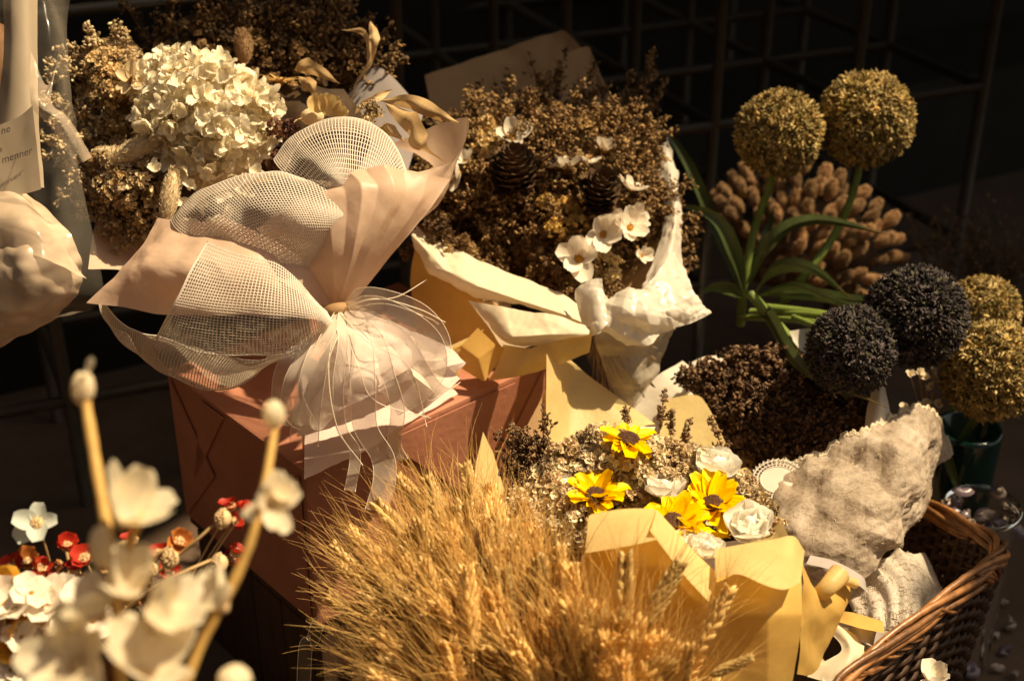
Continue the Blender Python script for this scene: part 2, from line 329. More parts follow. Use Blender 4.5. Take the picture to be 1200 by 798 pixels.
# added unseen panel overhead, outlined to throw shade over the right and the rear
def shade_pt(px, py, d, z=2.3):
    q = P(px, py, d); s = np.array(sund); return q+s*(z-q[2])/s[2]
AW = ABOVE = [(90, 40, 1.46), (200, 66, 1.46), (300, 84, 1.46), (420, 74, 1.44), (500, 120, 1.58), (600, 128, 1.56), (700, 140, 1.55), (775, 200, 1.56), (800, 190, 1.70), (870, 176, 1.86), (960, 180, 1.88), (1060, 235, 1.86), (1130, 300, 1.66), (1215, 325, 1.5), (1240, 450, 1.46), (1200, 540, 1.43), (1110, 640, 1.36), (1010, 760, 1.30)]
e = [shade_pt(*a) for a in AW]
V = [e[0]+np.array([-.9, .15, 0])]+e+[e[-1]+np.array([.35, -.35, 0]), e[-1]+np.array([3, -.6, 0]), e[-1]+np.array([3, 4, 0]), e[0]+np.array([-3, 3, 0])]
V = np.array(V); nV = len(V); V2 = V.copy(); V2[:, 2] += .01
fs = [np.array([list(range(nV))[::-1]]), np.array([list(range(nV, 2*nV))]), np.array([[i, (i+1) % nV, nV+(i+1) % nV, nV+i] for i in range(nV)])]
part('added_shade_panel', np.concatenate([V, V2]), fs, M['added_shade_panel'], smooth=False, label='added unseen dark panel overhead, outlined to shade the rear and right of the display', cat='added_shade_panel')
# added unseen panels beside and behind the view, holding back low sky light
for nm, pts in (('sky_blocker_left', [(-3.0, -2.9, 0), (-3.0, 4.5, 0), (-3.0, 4.5, 4.5), (-3.0, -2.9, 4.5)]), ('sky_blocker_rear', [(-3.0, -2.9, 0), (7, -2.9, 0), (7, -2.9, 4.5), (-3.0, -2.9, 4.5)])):
    V = np.array(pts, float); V2 = V+np.array([-.12, 0, 0] if nm == 'sky_blocker_left' else [0, -.12, 0]); part(nm, np.concatenate([V, V2]), [np.array([[0, 1, 2, 3], [7, 6, 5, 4]]), np.array([[0, 4, 5, 1], [1, 5, 6, 2], [2, 6, 7, 3], [3, 7, 4, 0]])], mat('sky_blocker_dark', (.06, .045, .03), .9, 0, .3, 6), kind='structure', smooth=False)
# wire rack
rk = root('wire_rack', 'black metal wire grid rack standing behind the bouquets', 'rack', P(510, 62, 2.15)*np.array([1, 1, 0]))
n0 = P(510, 62, 2.15); ga = .215; gb = .215; gh = .235; rr = .0080
bA, bB = nrm(np.array([.93, .36, 0])), nrm(np.array([-.42, .9, 0]))
lo = -4
for i in range(-5, 4):
    for j in range(-2, 2):
        b = n0+bA*ga*i+bB*gb*j; V, Fs = tube([[b[0], b[1], 0.0], [b[0], b[1], n0[2]+gh*1.5]], rr, 6); part('upright', V, Fs, M['metal'], rk)
for k in range(-3, 2):
    z = n0[2]+gh*k
    if z < 0.02: continue
    for j in range(-2, 2):
        a = n0+bB*gb*j; a = np.array([a[0], a[1], z]); V, Fs = tube([a-bA*ga*5, a+bA*ga*3], rr*.9, 6); part('wire', V, Fs, M['metal'], rk)
    for i in range(-5, 4):
        a = n0+bA*ga*i; a = np.array([a[0], a[1], z]); V, Fs = tube([a-bB*gb*2, a+bB*gb], rr*.9, 6); part('wire', V, Fs, M['metal'], rk)
# wooden stand under the box
st = root('wooden_stand', 'dark plank stand under the red brown box', 'stand', (a0[0], a0[1], 0))
BH = .1765; zb = .34-BH; o = a0*np.array([1, 1, 0])+dA*.006+dB*.006
for k in range(6):
    wpl = (LA+.05)/6; V, Fq = box_vf(o+dA*wpl*k, (wpl-.002, .015, zb-.017), DD); part('plank', V, Fq, M['wood'], st, smooth=False)
for k in range(4):
    wpl = (LB-.03)/4; V, Fq = box_vf(o+dB*(.017+wpl*k), (.015, wpl-.002, zb-.017), DD); part('plank', V, Fq, M['wood'], st, smooth=False)
for k in range(4):
    wpl = (LB-.0)/4; V, Fq = box_vf(o+dB*(wpl*k)+np.array([0, 0, zb-.015]), (LA+.05, wpl-.002, .0145), DD); part('board', V, Fq, M['wood'], st, smooth=False)
# box
bx = root('gift_box', 'red brown paper wrapped box carrying the peach net bouquet', 'box', (a0[0], a0[1], zb))
def bev_box(o, dims, dirs, r=.003):
    import bmesh
    bm = bmesh.new(); V, Fq = box_vf((0, 0, 0), dims); vv = [bm.verts.new(v) for v in V]; [bm.faces.new([vv[i] for i in f]) for f in Fq[0]]
    bmesh.ops.recalc_face_normals(bm, faces=bm.faces); bmesh.ops.bevel(bm, geom=bm.edges[:], offset=r, segments=2, affect='EDGES', profile=.7)
    bm.verts.index_update(); V = np.array([v.co[:] for v in bm.verts]); F3 = {}
    for f in bm.faces: F3.setdefault(len(f.verts), []).append([v.index for v in f.verts])
    bm.free(); return V@np.array(dirs)+np.array(o), [np.array(v) for v in F3.values()]
V, Fs = bev_box(a0*np.array([1, 1, 0])+np.array([0, 0, zb]), (LA, LB, BH), DD); part('body', V, Fs, M['box'], bx, smooth=False)
def face_sheet(name, pts, which, off=.0014, lift=0):
    out = []
    for i, (u, v) in enumerate(pts):
        q = (a0+dA*u*LA-dB*off) if which == 'r' else (a0+dB*u*LB-dA*off); out.append([q[0], q[1], .34-BH+v*BH])
    out = np.array(out); nn = (-dB if which == 'r' else -dA); q2 = out+nn*.0011; n = len(out)
    f = [np.array([list(range(n))]), np.array([list(range(n, 2*n))[::-1]]), np.array([[i, (i+1) % n, n+(i+1) % n, n+i] for i in range(n)])]
    part(name, np.concatenate([out, q2]), f, M['box'], bx, smooth=False)
face_sheet('folded_flap', [(.03, .02), (.03, .96), (.36, .6), (.02, .02)][:3], 'l')
face_sheet('folded_flap', [(.97, .97), (.97, .03), (.68, .5)], 'l')
face_sheet('folded_flap', [(.55, .97), (.72, .97), (.86, .35)], 'l')
face_sheet('folded_flap', [(.30, .97), (.85, .97), (.62, .40)], 'r')
face_sheet('folded_flap', [(.98, .97), (.98, .03), (.75, .45)], 'r')
tp = []
for (u, v) in [(.03, .04), (.32, .02), (.62, .02), (.60, .38), (.33, .45), (.12, .30)]:
    q = a0+dA*u*LA+dB*v*LB; tp.append([q[0], q[1], .3416])
# tissue corner lying on the box top, slightly bent over the edge
g0 = a0+np.array([0, 0, .003])
def bt(u, v, h=0): q = a0+dA*u*LA+dB*v*LB; return [q[0], q[1], .343+h]
G = np.array([[bt(-.03, -.05, -.001), bt(.16, .28, .002), bt(.30, .55, .003)], [bt(.22, -.05, .0), bt(.34, .22, .003), bt(.5, .5, .002)], [bt(.36, -.01, .0), bt(.48, .2, .003), bt(.62, .4, .003)], [bt(.62, .02, .002), bt(.66, .2, .003), bt(.76, .32, .003)]])
G = cr(G, np.linspace(0, 3, 40)); G = np.swapaxes(cr(np.swapaxes(G, 0, 1), np.linspace(0, 2, 30)), 0, 1)
q = G.reshape(-1, 3).copy(); q[:, 2] += .0016*np.abs(fbm(q, 60, 3)); part('tissue_sheet', q, gridf(40, 30), M['pinkwhite'], bx, label='pale pink tissue lying on the box top')
# ------------------------------------------------------------------ small templates
def merge_t(ts): return join(ts)
def floret(n, L, W, tilt, curl, cup, nu=4, nv=3, jit=.15, **k):
    out = []
    for i in range(n):
        pt = petal(L*(1+jit*(rng.random()-.5)), W, curl, cup, nu, nv, **k); out.append(xf(pt, rz(2*math.pi*i/n+jit*rng.normal()*.5)@rx(tilt+jit*rng.normal()*.5)))
    return join(out)
T_CR = [floret(5, 1, .5, .7+.15*i, -.5, .3, 3, 3, .5, base=.3) for i in range(3)]      # crumbly papery floret
T_BUD = ell((.5, .5, 1), 3, 5)
T_SPK = (np.array([[.12, 0, 0], [-.06, .1, 0], [-.06, -.1, 0], [.1, 0, .6], [-.05, .08, .6], [-.05, -.08, .6], [.03, .02, 1]]), [np.array([[0, 1, 4, 3], [1, 2, 5, 4], [2, 0, 3, 5]]), np.array([[3, 4, 6], [4, 5, 6], [5, 3, 6]])])
def pick(cols, n, jit=.12):
    c = np.array(cols)[rng.integers(0, len(cols), n)]; return np.clip(c*(1+jit*rng.normal(size=(n, 1))), 0.005, 1)
def dome(cx, cy, rx_, ry_, d0, bulge):
    return lambda p: d0-bulge*np.sqrt(np.clip(1-((p[:, 0]-cx)/rx_)**2-((p[:, 1]-cy)/ry_)**2, 0, 1))
def clumps(poly, dfn, nc, rc, per, size, cols, ts=None, nrm0=(0, .5, .8), spreadn=.7, squash=.9, jd=.006):
    """round crumbly clumps: nc clumps of radius rc (m) with per florets each"""
    ts = ts or T_CR; c = spread(poly, nc, 6); d = dfn(c)+jd*rng.normal(size=nc); C = PA(np.column_stack([c, d])); ax = N(*nrm0)
    base = nrm(ax+spreadn*.6*rng.normal(size=(nc, 3))); rcs = rc*(.6+.7*rng.random(nc)); out = []
    cc = pick(cols, nc, .15)
    for ti, t in enumerate(ts):
        k = per//len(ts)+1; D = nrm(base[:, None]+spreadn*rng.normal(size=(nc, k, 3))).reshape(-1, 3)
        T = np.repeat(C, k, 0)+D*np.repeat(rcs, k)[:, None]*(1-(1-squash)*rng.random(nc*k))[:, None]
        R = bases(nrm(D+.35*rng.normal(size=D.shape)), rng.random(nc*k)*6.28); s = size*(.6+.8*rng.random(nc*k))
        col = np.clip(np.repeat(cc, k, 0)*(1+.15*rng.normal(size=(nc*k, 1))), .004, 1); out.append(scatter(t, R, T, s, col))
    return join(out)
def twigs(bases_, dirs, L, cols_st, cols_b, nb=10, br=.25, bs=.0022, rad=.0007, bud=None, droop=.1, lowpoly=4):
    """thin branching sprays with small buds"""
    out = []; bt_, bd_ = [], []; L = np.broadcast_to(L, (len(bases_),))
    for p, d, l in zip(bases_, dirs, L):
        d = nrm(np.array(d)); n = 6; bend = rng.normal(size=3)*droop
        pts = [np.array(p)+d*l*t+bend*l*t*t for t in np.linspace(0, 1, n)]; V, Fs = tube(pts, rad*np.linspace(1, .4, n), 3, False); out.append((V, Fs, pick(cols_st, 1)[0]))
        for b in range(nb):
            t = .25+.75*rng.random(); q = np.array(p)+d*l*t+bend*l*t*t; dd = nrm(d+rng.normal(size=3)*.8); ll = l*br*(1.15-t)*(0.5+rng.random())
            e = q+dd*ll; V, Fs = tube([q, (q+e)/2+rng.normal(size=3)*ll*.08, e], rad*.5, 3, False); out.append((V, Fs, pick(cols_st, 1)[0]))
            for s in np.linspace(.4, 1, lowpoly): bt_.append(q+dd*ll*s+rng.normal(size=3)*bs*.7); bd_.append(nrm(dd+rng.normal(size=3)*.7))
    bt_ = np.array(bt_); bd_ = np.array(bd_); n = len(bt_)
    out.append(scatter(bud or T_BUD, bases(bd_, rng.random(n)*6), bt_, bs*(.6+.7*rng.random(n)), pick(cols_b, n, .2)))
    return join(out)
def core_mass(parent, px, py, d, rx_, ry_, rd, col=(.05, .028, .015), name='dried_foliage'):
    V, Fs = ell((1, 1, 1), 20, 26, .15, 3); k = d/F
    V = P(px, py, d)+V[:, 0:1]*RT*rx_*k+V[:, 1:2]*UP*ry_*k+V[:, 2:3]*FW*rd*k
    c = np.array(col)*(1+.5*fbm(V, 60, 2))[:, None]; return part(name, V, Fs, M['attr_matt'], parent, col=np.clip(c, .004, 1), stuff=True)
def threads(parent, G, name, r=.00033, su=2, sv=2, sides=3, hem=True, label=None):
    """net woven from real threads along both directions of the surface G"""
    Nn = gnormals(G); out = []
    def ribbon(pts, nn, rad):
        T = nrm(np.gradient(pts, axis=0)); s = nrm(np.cross(T, nn)); V = np.stack([pts+s*rad*1.3, pts+nn*rad, pts-s*rad*1.3, pts-nn*rad*.5], 1).reshape(-1, 3)
        return V, [gridf(len(pts), 4, True)]
    for i in range(0, G.shape[0], su): out.append(ribbon(G[i], Nn[i], r))
    for j in range(0, G.shape[1], sv): out.append(ribbon(G[:, j], Nn[:, j], r))
    o = join(out); ob = part(name, o[0], o[1], M['net'], parent, label=label)
    if hem:
        for q in hem if isinstance(hem, list) else [G[0], G[-1]]:
            V, Fs = tube(q, .0007, 5); part('hem', V, Fs, M['net'], ob)
    return ob
# white five-petalled dried flower meshes
PM = {}
PM['w5'] = mesh('petal_a', *petal(.019, .0078, .5, .35, 9, 7, .25), M['white'])
PM['w5b'] = mesh('petal_b', *petal(.019, .0070, .9, .5, 9, 7, .22, ruf=.06), M['white'])
def center_mesh(r, m, n=60, h=.6, spike=.25):
    V, Fs = ell((r, r, r*h), 8, 12, .1, 3); D = nrm(rng.normal(size=(n, 3))*[1, 1, .6]+[0, 0, .8]); D = D[D[:, 2] > 0]
    t = scatter(T_BUD, bases(D, rng.random(len(D))), D*np.array([r, r, r*h]), np.full(len(D), r*spike)); o = join([(V, Fs), t]); return mesh('centre', o[0], o[1], m)
PM['yc'] = center_mesh(.0042, M['yc']); PM['strawc'] = center_mesh(.0062, M['straw'], 130, .8, .22)
def flower5(parent, px, py, d, nv, s=1.0, roll=0, n=5, open_=.25, pm='w5', cm='yc', label=None, name='flower', cs=1.0):
    R = basis(N(*nv), roll); f = inst(name, PM[cm], parent, P(px, py, d), R, s*cs, label); ORG[f] = None
    for i in range(n):
        local('petal', PM[pm] if i % 2 else PM.get(pm+'b', PM[pm]), f, rz(2*math.pi*i/n+.15*rng.normal())@rx(open_+.18*rng.normal()), (0, 0, 0), (1+.1*rng.normal())/cs)
    return f
# ------------------------------------------------------------------ peach net bouquet on the box
b1 = root('dried_flower_bouquet', 'peach paper bouquet with white net frills and big cream hydrangea on the box', 'bouquet', P(430, 470, 1.27))
TIE = (392, 362)
# back papers
sheet('back_paper', [[(395, 360, 1.30), (395, 360, 1.30), (398, 360, 1.30)], [(380, 200, 1.42), (430, 190, 1.41), (470, 220, 1.38)], [(400, 120, 1.47), (440, 78, 1.46), (497, 130, 1.42)]], M['lilac'], b1, wr=.001)
sheet('back_paper', [[(390, 362, 1.31), (392, 362, 1.31)], [(210, 260, 1.44), (350, 200, 1.46)], [(70, 130, 1.50), (330, 60, 1.53)]], M['brownp'], b1)
sheet('back_paper', [[(380, 365, 1.29), (380, 360, 1.29), (385, 358, 1.30)], [(170, 320, 1.33), (180, 290, 1.38), (200, 240, 1.40)], [(103, 316, 1.31), (112, 262, 1.36), (135, 225, 1.41)]], M['peach'], b1, wr=.001)
# right pink flap with pleats, inner side seen
sheet('side_paper', [[(400, 355, 1.215), (402, 358, 1.23), (406, 356, 1.26), (412, 352, 1.285)],
                     [(440, 290, 1.20), (458, 285, 1.225), (470, 280, 1.27), (478, 262, 1.32)],
                     [(468, 232, 1.20), (505, 225, 1.225), (520, 228, 1.25), (510, 200, 1.34)],
                     [(478, 205, 1.21), (532, 186, 1.23), (545, 138, 1.26), (460, 168, 1.38)]], M['peach'], b1, nu=70, nv=70, wr=.004, sc=18)
# pleated front right paper
def pleated(rows, np_, amp, nu=60, nv=140, ph=0):
    G = surf(rows, nu, nv, wr=.003, sc=16); u = np.linspace(0, 1, nu)[:, None]; v = np.linspace(0, 1, nv)[None]
    tri = np.abs(((v*np_+ph) % 1)-.5)*2; return G+gnormals(G)*((tri**.8-.5)*amp*(.25+.75*u)*np.sin(np.pi*np.clip(v*1.0, 0, 1))**.4)[..., None]
G = pleated([[(384, 368, 1.212), (392, 364, 1.200), (400, 362, 1.20), (412, 358, 1.22)],
             [(350, 318, 1.19), (395, 300, 1.165), (430, 290, 1.17), (458, 300, 1.20)],
             [(318, 283, 1.20), (390, 232, 1.165), (455, 226, 1.165), (500, 250, 1.20)],
             [(300, 268, 1.215), (375, 216, 1.185), (442, 195, 1.175), (528, 210, 1.21)]], 5, .006)
gpart('front_paper', G, M['peach'], b1)
# left front flap with its bright turned edge
G = surf([[(385, 372, 1.205), (386, 368, 1.200), (388, 364, 1.195)], [(300, 372, 1.185), (300, 330, 1.165), (330, 295, 1.18)],
          [(205, 374, 1.185), (220, 318, 1.165), (262, 262, 1.19)], [(150, 362, 1.19), (170, 308, 1.18), (215, 258, 1.215)], [(98, 353, 1.20), (140, 306, 1.205), (185, 256, 1.24)]], 90, 90, wr=.009, sc=10, seed=6.2)
gpart('front_paper', G, M['peach'], b1)
sheet('front_paper', [[(388, 362, 1.196), (391, 360, 1.196)], [(330, 330, 1.172), (350, 300, 1.18)], [(265, 275, 1.19), (268, 256, 1.2)], [(250, 262, 1.195), (262, 250, 1.205)]], M['peach'], b1)
# net frills
G = surf([[(388, 392, 1.185), (392, 378, 1.165), (386, 362, 1.170)], [(380, 404, 1.175), (372, 372, 1.140), (360, 340, 1.158)], [(320, 417, 1.168), (322, 366, 1.135), (325, 308, 1.150)], [(250, 414, 1.168), (255, 360, 1.140), (278, 296, 1.150)], [(184, 394, 1.175), (206, 352, 1.145), (242, 282, 1.160)]], 120, 72, wr=.0)
G = G+gnormals(G)*(.0035*fbm(G.reshape(-1, 3), 22, 3.3, 2)).reshape(G.shape[0], -1, 1); threads(b1, G, 'net_wrap', .00034, hem=[G[-1], G[:, 0]])
G = surf([[(186, 394, 1.177), (250, 415, 1.170), (320, 418, 1.170), (384, 400, 1.185)], [(170, 400, 1.20), (240, 432, 1.185), (300, 432, 1.185), (345, 418, 1.20)], [(165, 418, 1.23), (235, 456, 1.215), (292, 445, 1.21), (315, 418, 1.22)]], 56, 120, wr=0)
G = G+gnormals(G)*(.0035*fbm(G.reshape(-1, 3), 22, 3.3, 2)).reshape(G.shape[0], -1, 1); threads(b1, G, 'net_wrap', .00034, hem=[G[-1]])
G = surf([[(112, 345, 1.215), (150, 385, 1.20), (186, 394, 1.178)], [(122, 372, 1.23), (155, 410, 1.22), (180, 412, 1.20)], [(150, 395, 1.26), (170, 425, 1.24), (205, 443, 1.225)]], 60, 60, wr=0)
G = G+gnormals(G)*(.0035*fbm(G.reshape(-1, 3), 22, 3.3, 2)).reshape(G.shape[0], -1, 1); threads(b1, G, 'net_wrap', .00034, hem=[G[0]])
G = surf([[(340, 330, 1.19), (352, 322, 1.185), (370, 310, 1.18), (390, 300, 1.18)], [(270, 300, 1.185), (300, 275, 1.165), (350, 262, 1.155), (400, 262, 1.165)], [(215, 275, 1.20), (262, 240, 1.175), (330, 228, 1.160), (405, 246, 1.165)], [(200, 258, 1.225), (240, 222, 1.20), (320, 202, 1.185), (395, 218, 1.18), ][:4], [(206, 262, 1.25), (250, 228, 1.23), (330, 208, 1.215), (400, 226, 1.20)]], 100, 116, wr=0)
G = G+gnormals(G)*(.0035*fbm(G.reshape(-1, 3), 22, 3.3, 2)).reshape(G.shape[0], -1, 1); threads(b1, G, 'net_wrap', .00034, hem=[G[78], G[-1]])
G = surf([[(398, 262, 1.20), (404, 262, 1.20), (410, 262, 1.20), (416, 260, 1.20), (420, 256, 1.20)], [(360, 228, 1.19), (385, 210, 1.17), (405, 208, 1.17), (430, 215, 1.18), (440, 232, 1.19)], [(330, 200, 1.205), (352, 168, 1.195), (400, 155, 1.19), (446, 172, 1.20), (470, 215, 1.20)], [(322, 188, 1.235), (345, 155, 1.23), (400, 140, 1.225), (452, 156, 1.23), (482, 212, 1.225)], [(334, 200, 1.27), (355, 165, 1.28), (402, 152, 1.28), (448, 168, 1.27), (474, 215, 1.255)]], 76, 116, wr=0)
G = G+gnormals(G)*(.0035*fbm(G.reshape(-1, 3), 22, 3.3, 2)).reshape(G.shape[0], -1, 1); threads(b1, G, 'net_wrap', .00034, hem=[G[58], G[-1]])
# handle: crumpled pale pink cone
G = surf([[(345, 505, 1.245), (335, 420, 1.27), (380, 362, 1.26), (420, 362, 1.27), (470, 410, 1.32)], [(350, 508, 1.225), (350, 410, 1.215), (390, 356, 1.205), (440, 385, 1.235), (500, 415, 1.30)], [(400, 508, 1.205), (390, 430, 1.185), (398, 362, 1.185), (470, 405, 1.21), (520, 432, 1.28)],
          [(470, 492, 1.205), (430, 430, 1.175), (404, 368, 1.19), (480, 430, 1.20), (535, 448, 1.27)]][::1], 60, 10, wr=0)
hc = []
for k, (t, w0) in enumerate(zip(np.linspace(0, 1, 6), [10, 22, 48, 72, 92, 100])):
    cx, cy, dd = 396+t*52, 364+t*104, 1.20+.04*t; row = []
    for a in np.linspace(0, 2*math.pi, 17):
        row.append((cx+math.cos(a)*w0*.98, cy-math.cos(a)*w0*.42-math.sin(a)*w0*.10, dd-math.sin(a)*w0*.00058+.0002*w0*math.cos(a)))
    hc.append(row)
G = crinkle(surf(hc, 110, 200, wr=0), .006, 22, 3.3); gpart('handle_paper', G, M['pinkwhite'], b1, label='crumpled pale pink paper handle')
sheet('handle_paper', [[(400, 364, 1.20), (402, 362, 1.20), (408, 360, 1.20)], [(440, 412, 1.19), (470, 400, 1.20), (492, 392, 1.23)], [(470, 470, 1.20), (500, 445, 1.205), (520, 425, 1.24)], [(488, 486, 1.215), (520, 462, 1.22), (538, 444, 1.26)]], M['pinkwhite'], b1, wr=.004, sc=22)
# ribbons
def ribbon(parent, ctrl, w0=.016, w1=.018, side=None, m='ribbon', n=50, tw=0):
    q = cr(PA(ctrl), np.linspace(0, len(ctrl)-1, n)); T = nrm(np.gradient(q, axis=0)); sd = N(*(side or (1, .1, .2)))
    ang = np.linspace(0, tw, n); s0 = nrm(sd[None]-T*(T@sd)[:, None]); s1 = np.cross(T, s0); s = np.cos(ang)[:, None]*s0+np.sin(ang)[:, None]*s1
    w = np.linspace(w0, w1, n)*np.clip(np.linspace(0, 8, n)+.25, 0, 1); v = np.linspace(-.5, .5, 7)
    V = q[:, None]+s[:, None]*(w[:, None]*v)[..., None]; rb = part('ribbon', V.reshape(-1, 3), gridf(n, 7), M[m], parent)
    for v0 in (0, 6): t = tube(V[:, v0], .0003, 4); part('ribbon_edge', t[0], t[1], M['redge'], rb)
ribbon(b1, [(402, 362, 1.185), (440, 356, 1.16), (490, 375, 1.16), (510, 410, 1.165), (495, 445, 1.17), (455, 470, 1.175)], .026, .03, (.2, .9, .3))
ribbon(b1, [(398, 364, 1.18), (430, 375, 1.155), (470, 400, 1.15), (500, 450, 1.16), (515, 462, 1.18), (528, 455, 1.2)], .014, .022, (.8, .5, .2))
ribbon(b1, [(396, 366, 1.18), (380, 390, 1.155), (350, 440, 1.15), (345, 480, 1.165), (365, 495, 1.175), (398, 440, 1.165), (400, 370, 1.17)], .02, .022, (.9, .2, .3))
ribbon(b1, [(402, 364, 1.18), (450, 368, 1.145), (498, 400, 1.15), (500, 440, 1.16), (470, 462, 1.17)], .024, .03, (.5, .8, .3))
ribbon(b1, [(398, 366, 1.172), (372, 420, 1.145), (360, 480, 1.155), (356, 520, 1.175)], .018, .024, (1, .1, .2))
ribbon(b1, [(396, 366, 1.185), (365, 400, 1.16), (335, 430, 1.16), (330, 470, 1.18), (345, 492, 1.19), (380, 450, 1.185)], .014, .016, (1, .2, .1))
ribbon(b1, [(400, 366, 1.175), (420, 400, 1.15), (425, 450, 1.145), (428, 500, 1.16), (448, 535, 1.17), (450, 565, 1.172), (440, 600, 1.175)], .022, .018, (1, 0, .1))
ribbon(b1, [(398, 366, 1.17), (402, 400, 1.15), (396, 450, 1.15), (400, 500, 1.165), (416, 530, 1.175), (410, 575, 1.18)], .008, .009, (1, 0, .1))
ribbon(b1, [(405, 366, 1.175), (440, 395, 1.15), (455, 440, 1.15), (466, 480, 1.16), (462, 520, 1.18), (470, 540, 1.185)], .010, .012, (1, .1, .1))
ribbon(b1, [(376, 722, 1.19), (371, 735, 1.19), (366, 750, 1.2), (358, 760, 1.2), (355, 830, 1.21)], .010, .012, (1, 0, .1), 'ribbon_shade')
for c in ([(400, 362, 1.18), (430, 352, 1.15), (465, 348, 1.15), (500, 328, 1.16)], [(402, 362, 1.18), (440, 350, 1.15), (490, 362, 1.15), (522, 378, 1.16)], [(400, 364, 1.18), (450, 356, 1.15), (500, 372, 1.16), (514, 380, 1.17)], [(398, 368, 1.17), (420, 430, 1.14), (440, 470, 1.15), (505, 490, 1.16)], [(396, 368, 1.17), (385, 430, 1.15), (395, 500, 1.15), (425, 545, 1.17)], [(398, 366, 1.17), (430, 400, 1.14), (480, 430, 1.15), (500, 500, 1.17)], [(392, 366, 1.17), (372, 400, 1.15), (352, 450, 1.16), (372, 500, 1.17)]):
    V, Fs = tube(curve(PA(c), 24), .00036, 5); part('string', V, Fs, M['redge'], b1)
V, Fs = tube(curve([P(380, 372, 1.195), P(386, 366, 1.18), P(396, 363, 1.176), P(406, 362, 1.185), P(412, 360, 1.2)], 14), .006, 8); part('tie', V, Fs, M['brownp'], b1)
# hydrangea head
hy = []
for _ in range(12):
    out = []
    for i in range(4): out.append(xf(petal(.0112*(1+.2*rng.normal()), .0050*(1+.2*rng.normal()), -.6+2.2*rng.random(), .6, 6, 5, .22, ruf=.15), rz(math.pi/2*i+.3*rng.normal())@rx(-.05+.8*rng.random())))
    out.append(ell((.0013, .0013, .0013), 4, 6)); o = join(out); hy.append(mesh('floret', o[0], o[1], M['hyd']))
hp = [(160, 90), (185, 62), (215, 60), (260, 72), (300, 95), (325, 125), (328, 160), (300, 185), (290, 215), (255, 225), (225, 205), (180, 175), (160, 140)]
hh = part('hydrangea_head', *ell((.057, .057, .045), 16, 20, .1, 20), M['hyd'], b1)
V, Fs = ell((1, 1, 1), 16, 20, .12, 3); k = 1.35/F
me = mesh('hydrangea_head', (V[:, 0:1]*RT*64+V[:, 1:2]*UP*53+V[:, 2:3]*FW*52)*k, Fs, mat('hydrangea_inner', (.45, .33, .22), .8, .1, .4, 80)); hh.data = me; hh.location = P(243, 138, 1.375)-ORG[b1]; ORG[hh] = P(243, 138, 1.375)
pts = spread(hp, 285, 6); fd = dome(243, 138, 98, 92, 1.372, .068)
d = fd(pts)
for i, (q, dd) in enumerate(zip(pts, d)):
    nn = N((q[0]-243)/80+.5*rng.normal(), (138-q[1])/80+.3+.5*rng.normal(), .8); inst('floret', hy[i % 12], hh, P(q[0], q[1], dd+.009*rng.normal()), basis(nn, rng.random()*6), .70+.45*rng.random())
for q in [(225, 218), (262, 235), (285, 228), (215, 240), (195, 72), (285, 212), (240, 240), (300, 205), (222, 262), (250, 262), (270, 250), (180, 200)]:
    inst('floret', hy[int(rng.integers(12))], hh, P(q[0], q[1], 1.30+.01*rng.random()), basis(N(rng.normal()*.5, .4, .7), rng.random()*6), .8)
# fillers of this bouquet
CRM = [(.66, .50, .30), (.74, .58, .38), (.52, .36, .18), (.40, .26, .13)]; BRN = [(.22, .12, .05), (.15, .08, .035), (.30, .18, .08), (.10, .06, .03)]; GLD = [(.72, .46, .17), (.62, .38, .13)]
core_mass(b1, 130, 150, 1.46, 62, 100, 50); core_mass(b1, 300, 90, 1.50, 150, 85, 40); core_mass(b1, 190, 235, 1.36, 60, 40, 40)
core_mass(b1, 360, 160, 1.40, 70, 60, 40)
def fill(parent, o, name='dried_filler'): return part(name, o[0], o[1], M['attr'], parent, col=o[2], stuff=True)
LP = [(88, 90), (118, 55), (155, 62), (170, 110), (185, 180), (165, 215), (120, 230), (85, 185), (72, 135)]
fill(b1, clumps(LP, dome(130, 150, 70, 110, 1.44, .05), 170, .008, 30, .0027, CRM+CRM[1:3]+BRN[:1]))
fill(b1, clumps([(112, 60), (150, 62), (160, 100), (150, 125), (118, 120)], dome(130, 150, 70, 110, 1.42, .06), 22, .010, 50, .0026, [(.74, .54, .28), (.66, .46, .24)]))
fill(b1, clumps([(110, 185), (190, 170), (200, 235), (180, 262), (130, 245)], dome(150, 215, 60, 55, 1.37, .05), 46, .009, 30, .0028, CRM))
TB = sample([(150, 60), (220, 40), (320, 30), (410, 50), (440, 110), (340, 110), (250, 60)], 90); dd = 1.46+.04*rng.random(90)
fill(b1, twigs([P(a, b+25, c) for a, b, c in zip(TB[:, 0], TB[:, 1], dd)], [N((a-250)/250+.3*rng.normal(), 1, .25) for a in TB[:, 0]], .055+.035*rng.random(90), BRN, BRN+[(.34, .19, .08)], 12, .32, .0030))
fill(b1, clumps([(180, 60), (200, 30), (330, 30), (410, 60), (430, 110), (350, 120), (300, 90)], dome(300, 90, 150, 80, 1.50, .05), 70, .010, 24, .0028, BRN+[(.36, .21, .09)]))
fill(b1, twigs([P(a, b, 1.36) for a, b in sample([(120, 235), (190, 215), (205, 262), (150, 265)], 60)], [N(-.5+.5*rng.normal(), .1+.5*rng.normal(), .5) for _ in range(60)], .035, CRM[2:], CRM, 9, .35, .0026))
q = sample(LP, 110); fill(b1, twigs([P(a, b+8, 1.395) for a, b in q], [N((a-150)/70+.3*rng.normal(), (170-b)/110+.25+.3*rng.normal(), .5) for a, b in q], .020+.02*rng.random(110), CRM[2:], CRM+[(.84, .66, .42)], 11, .4, .0027))
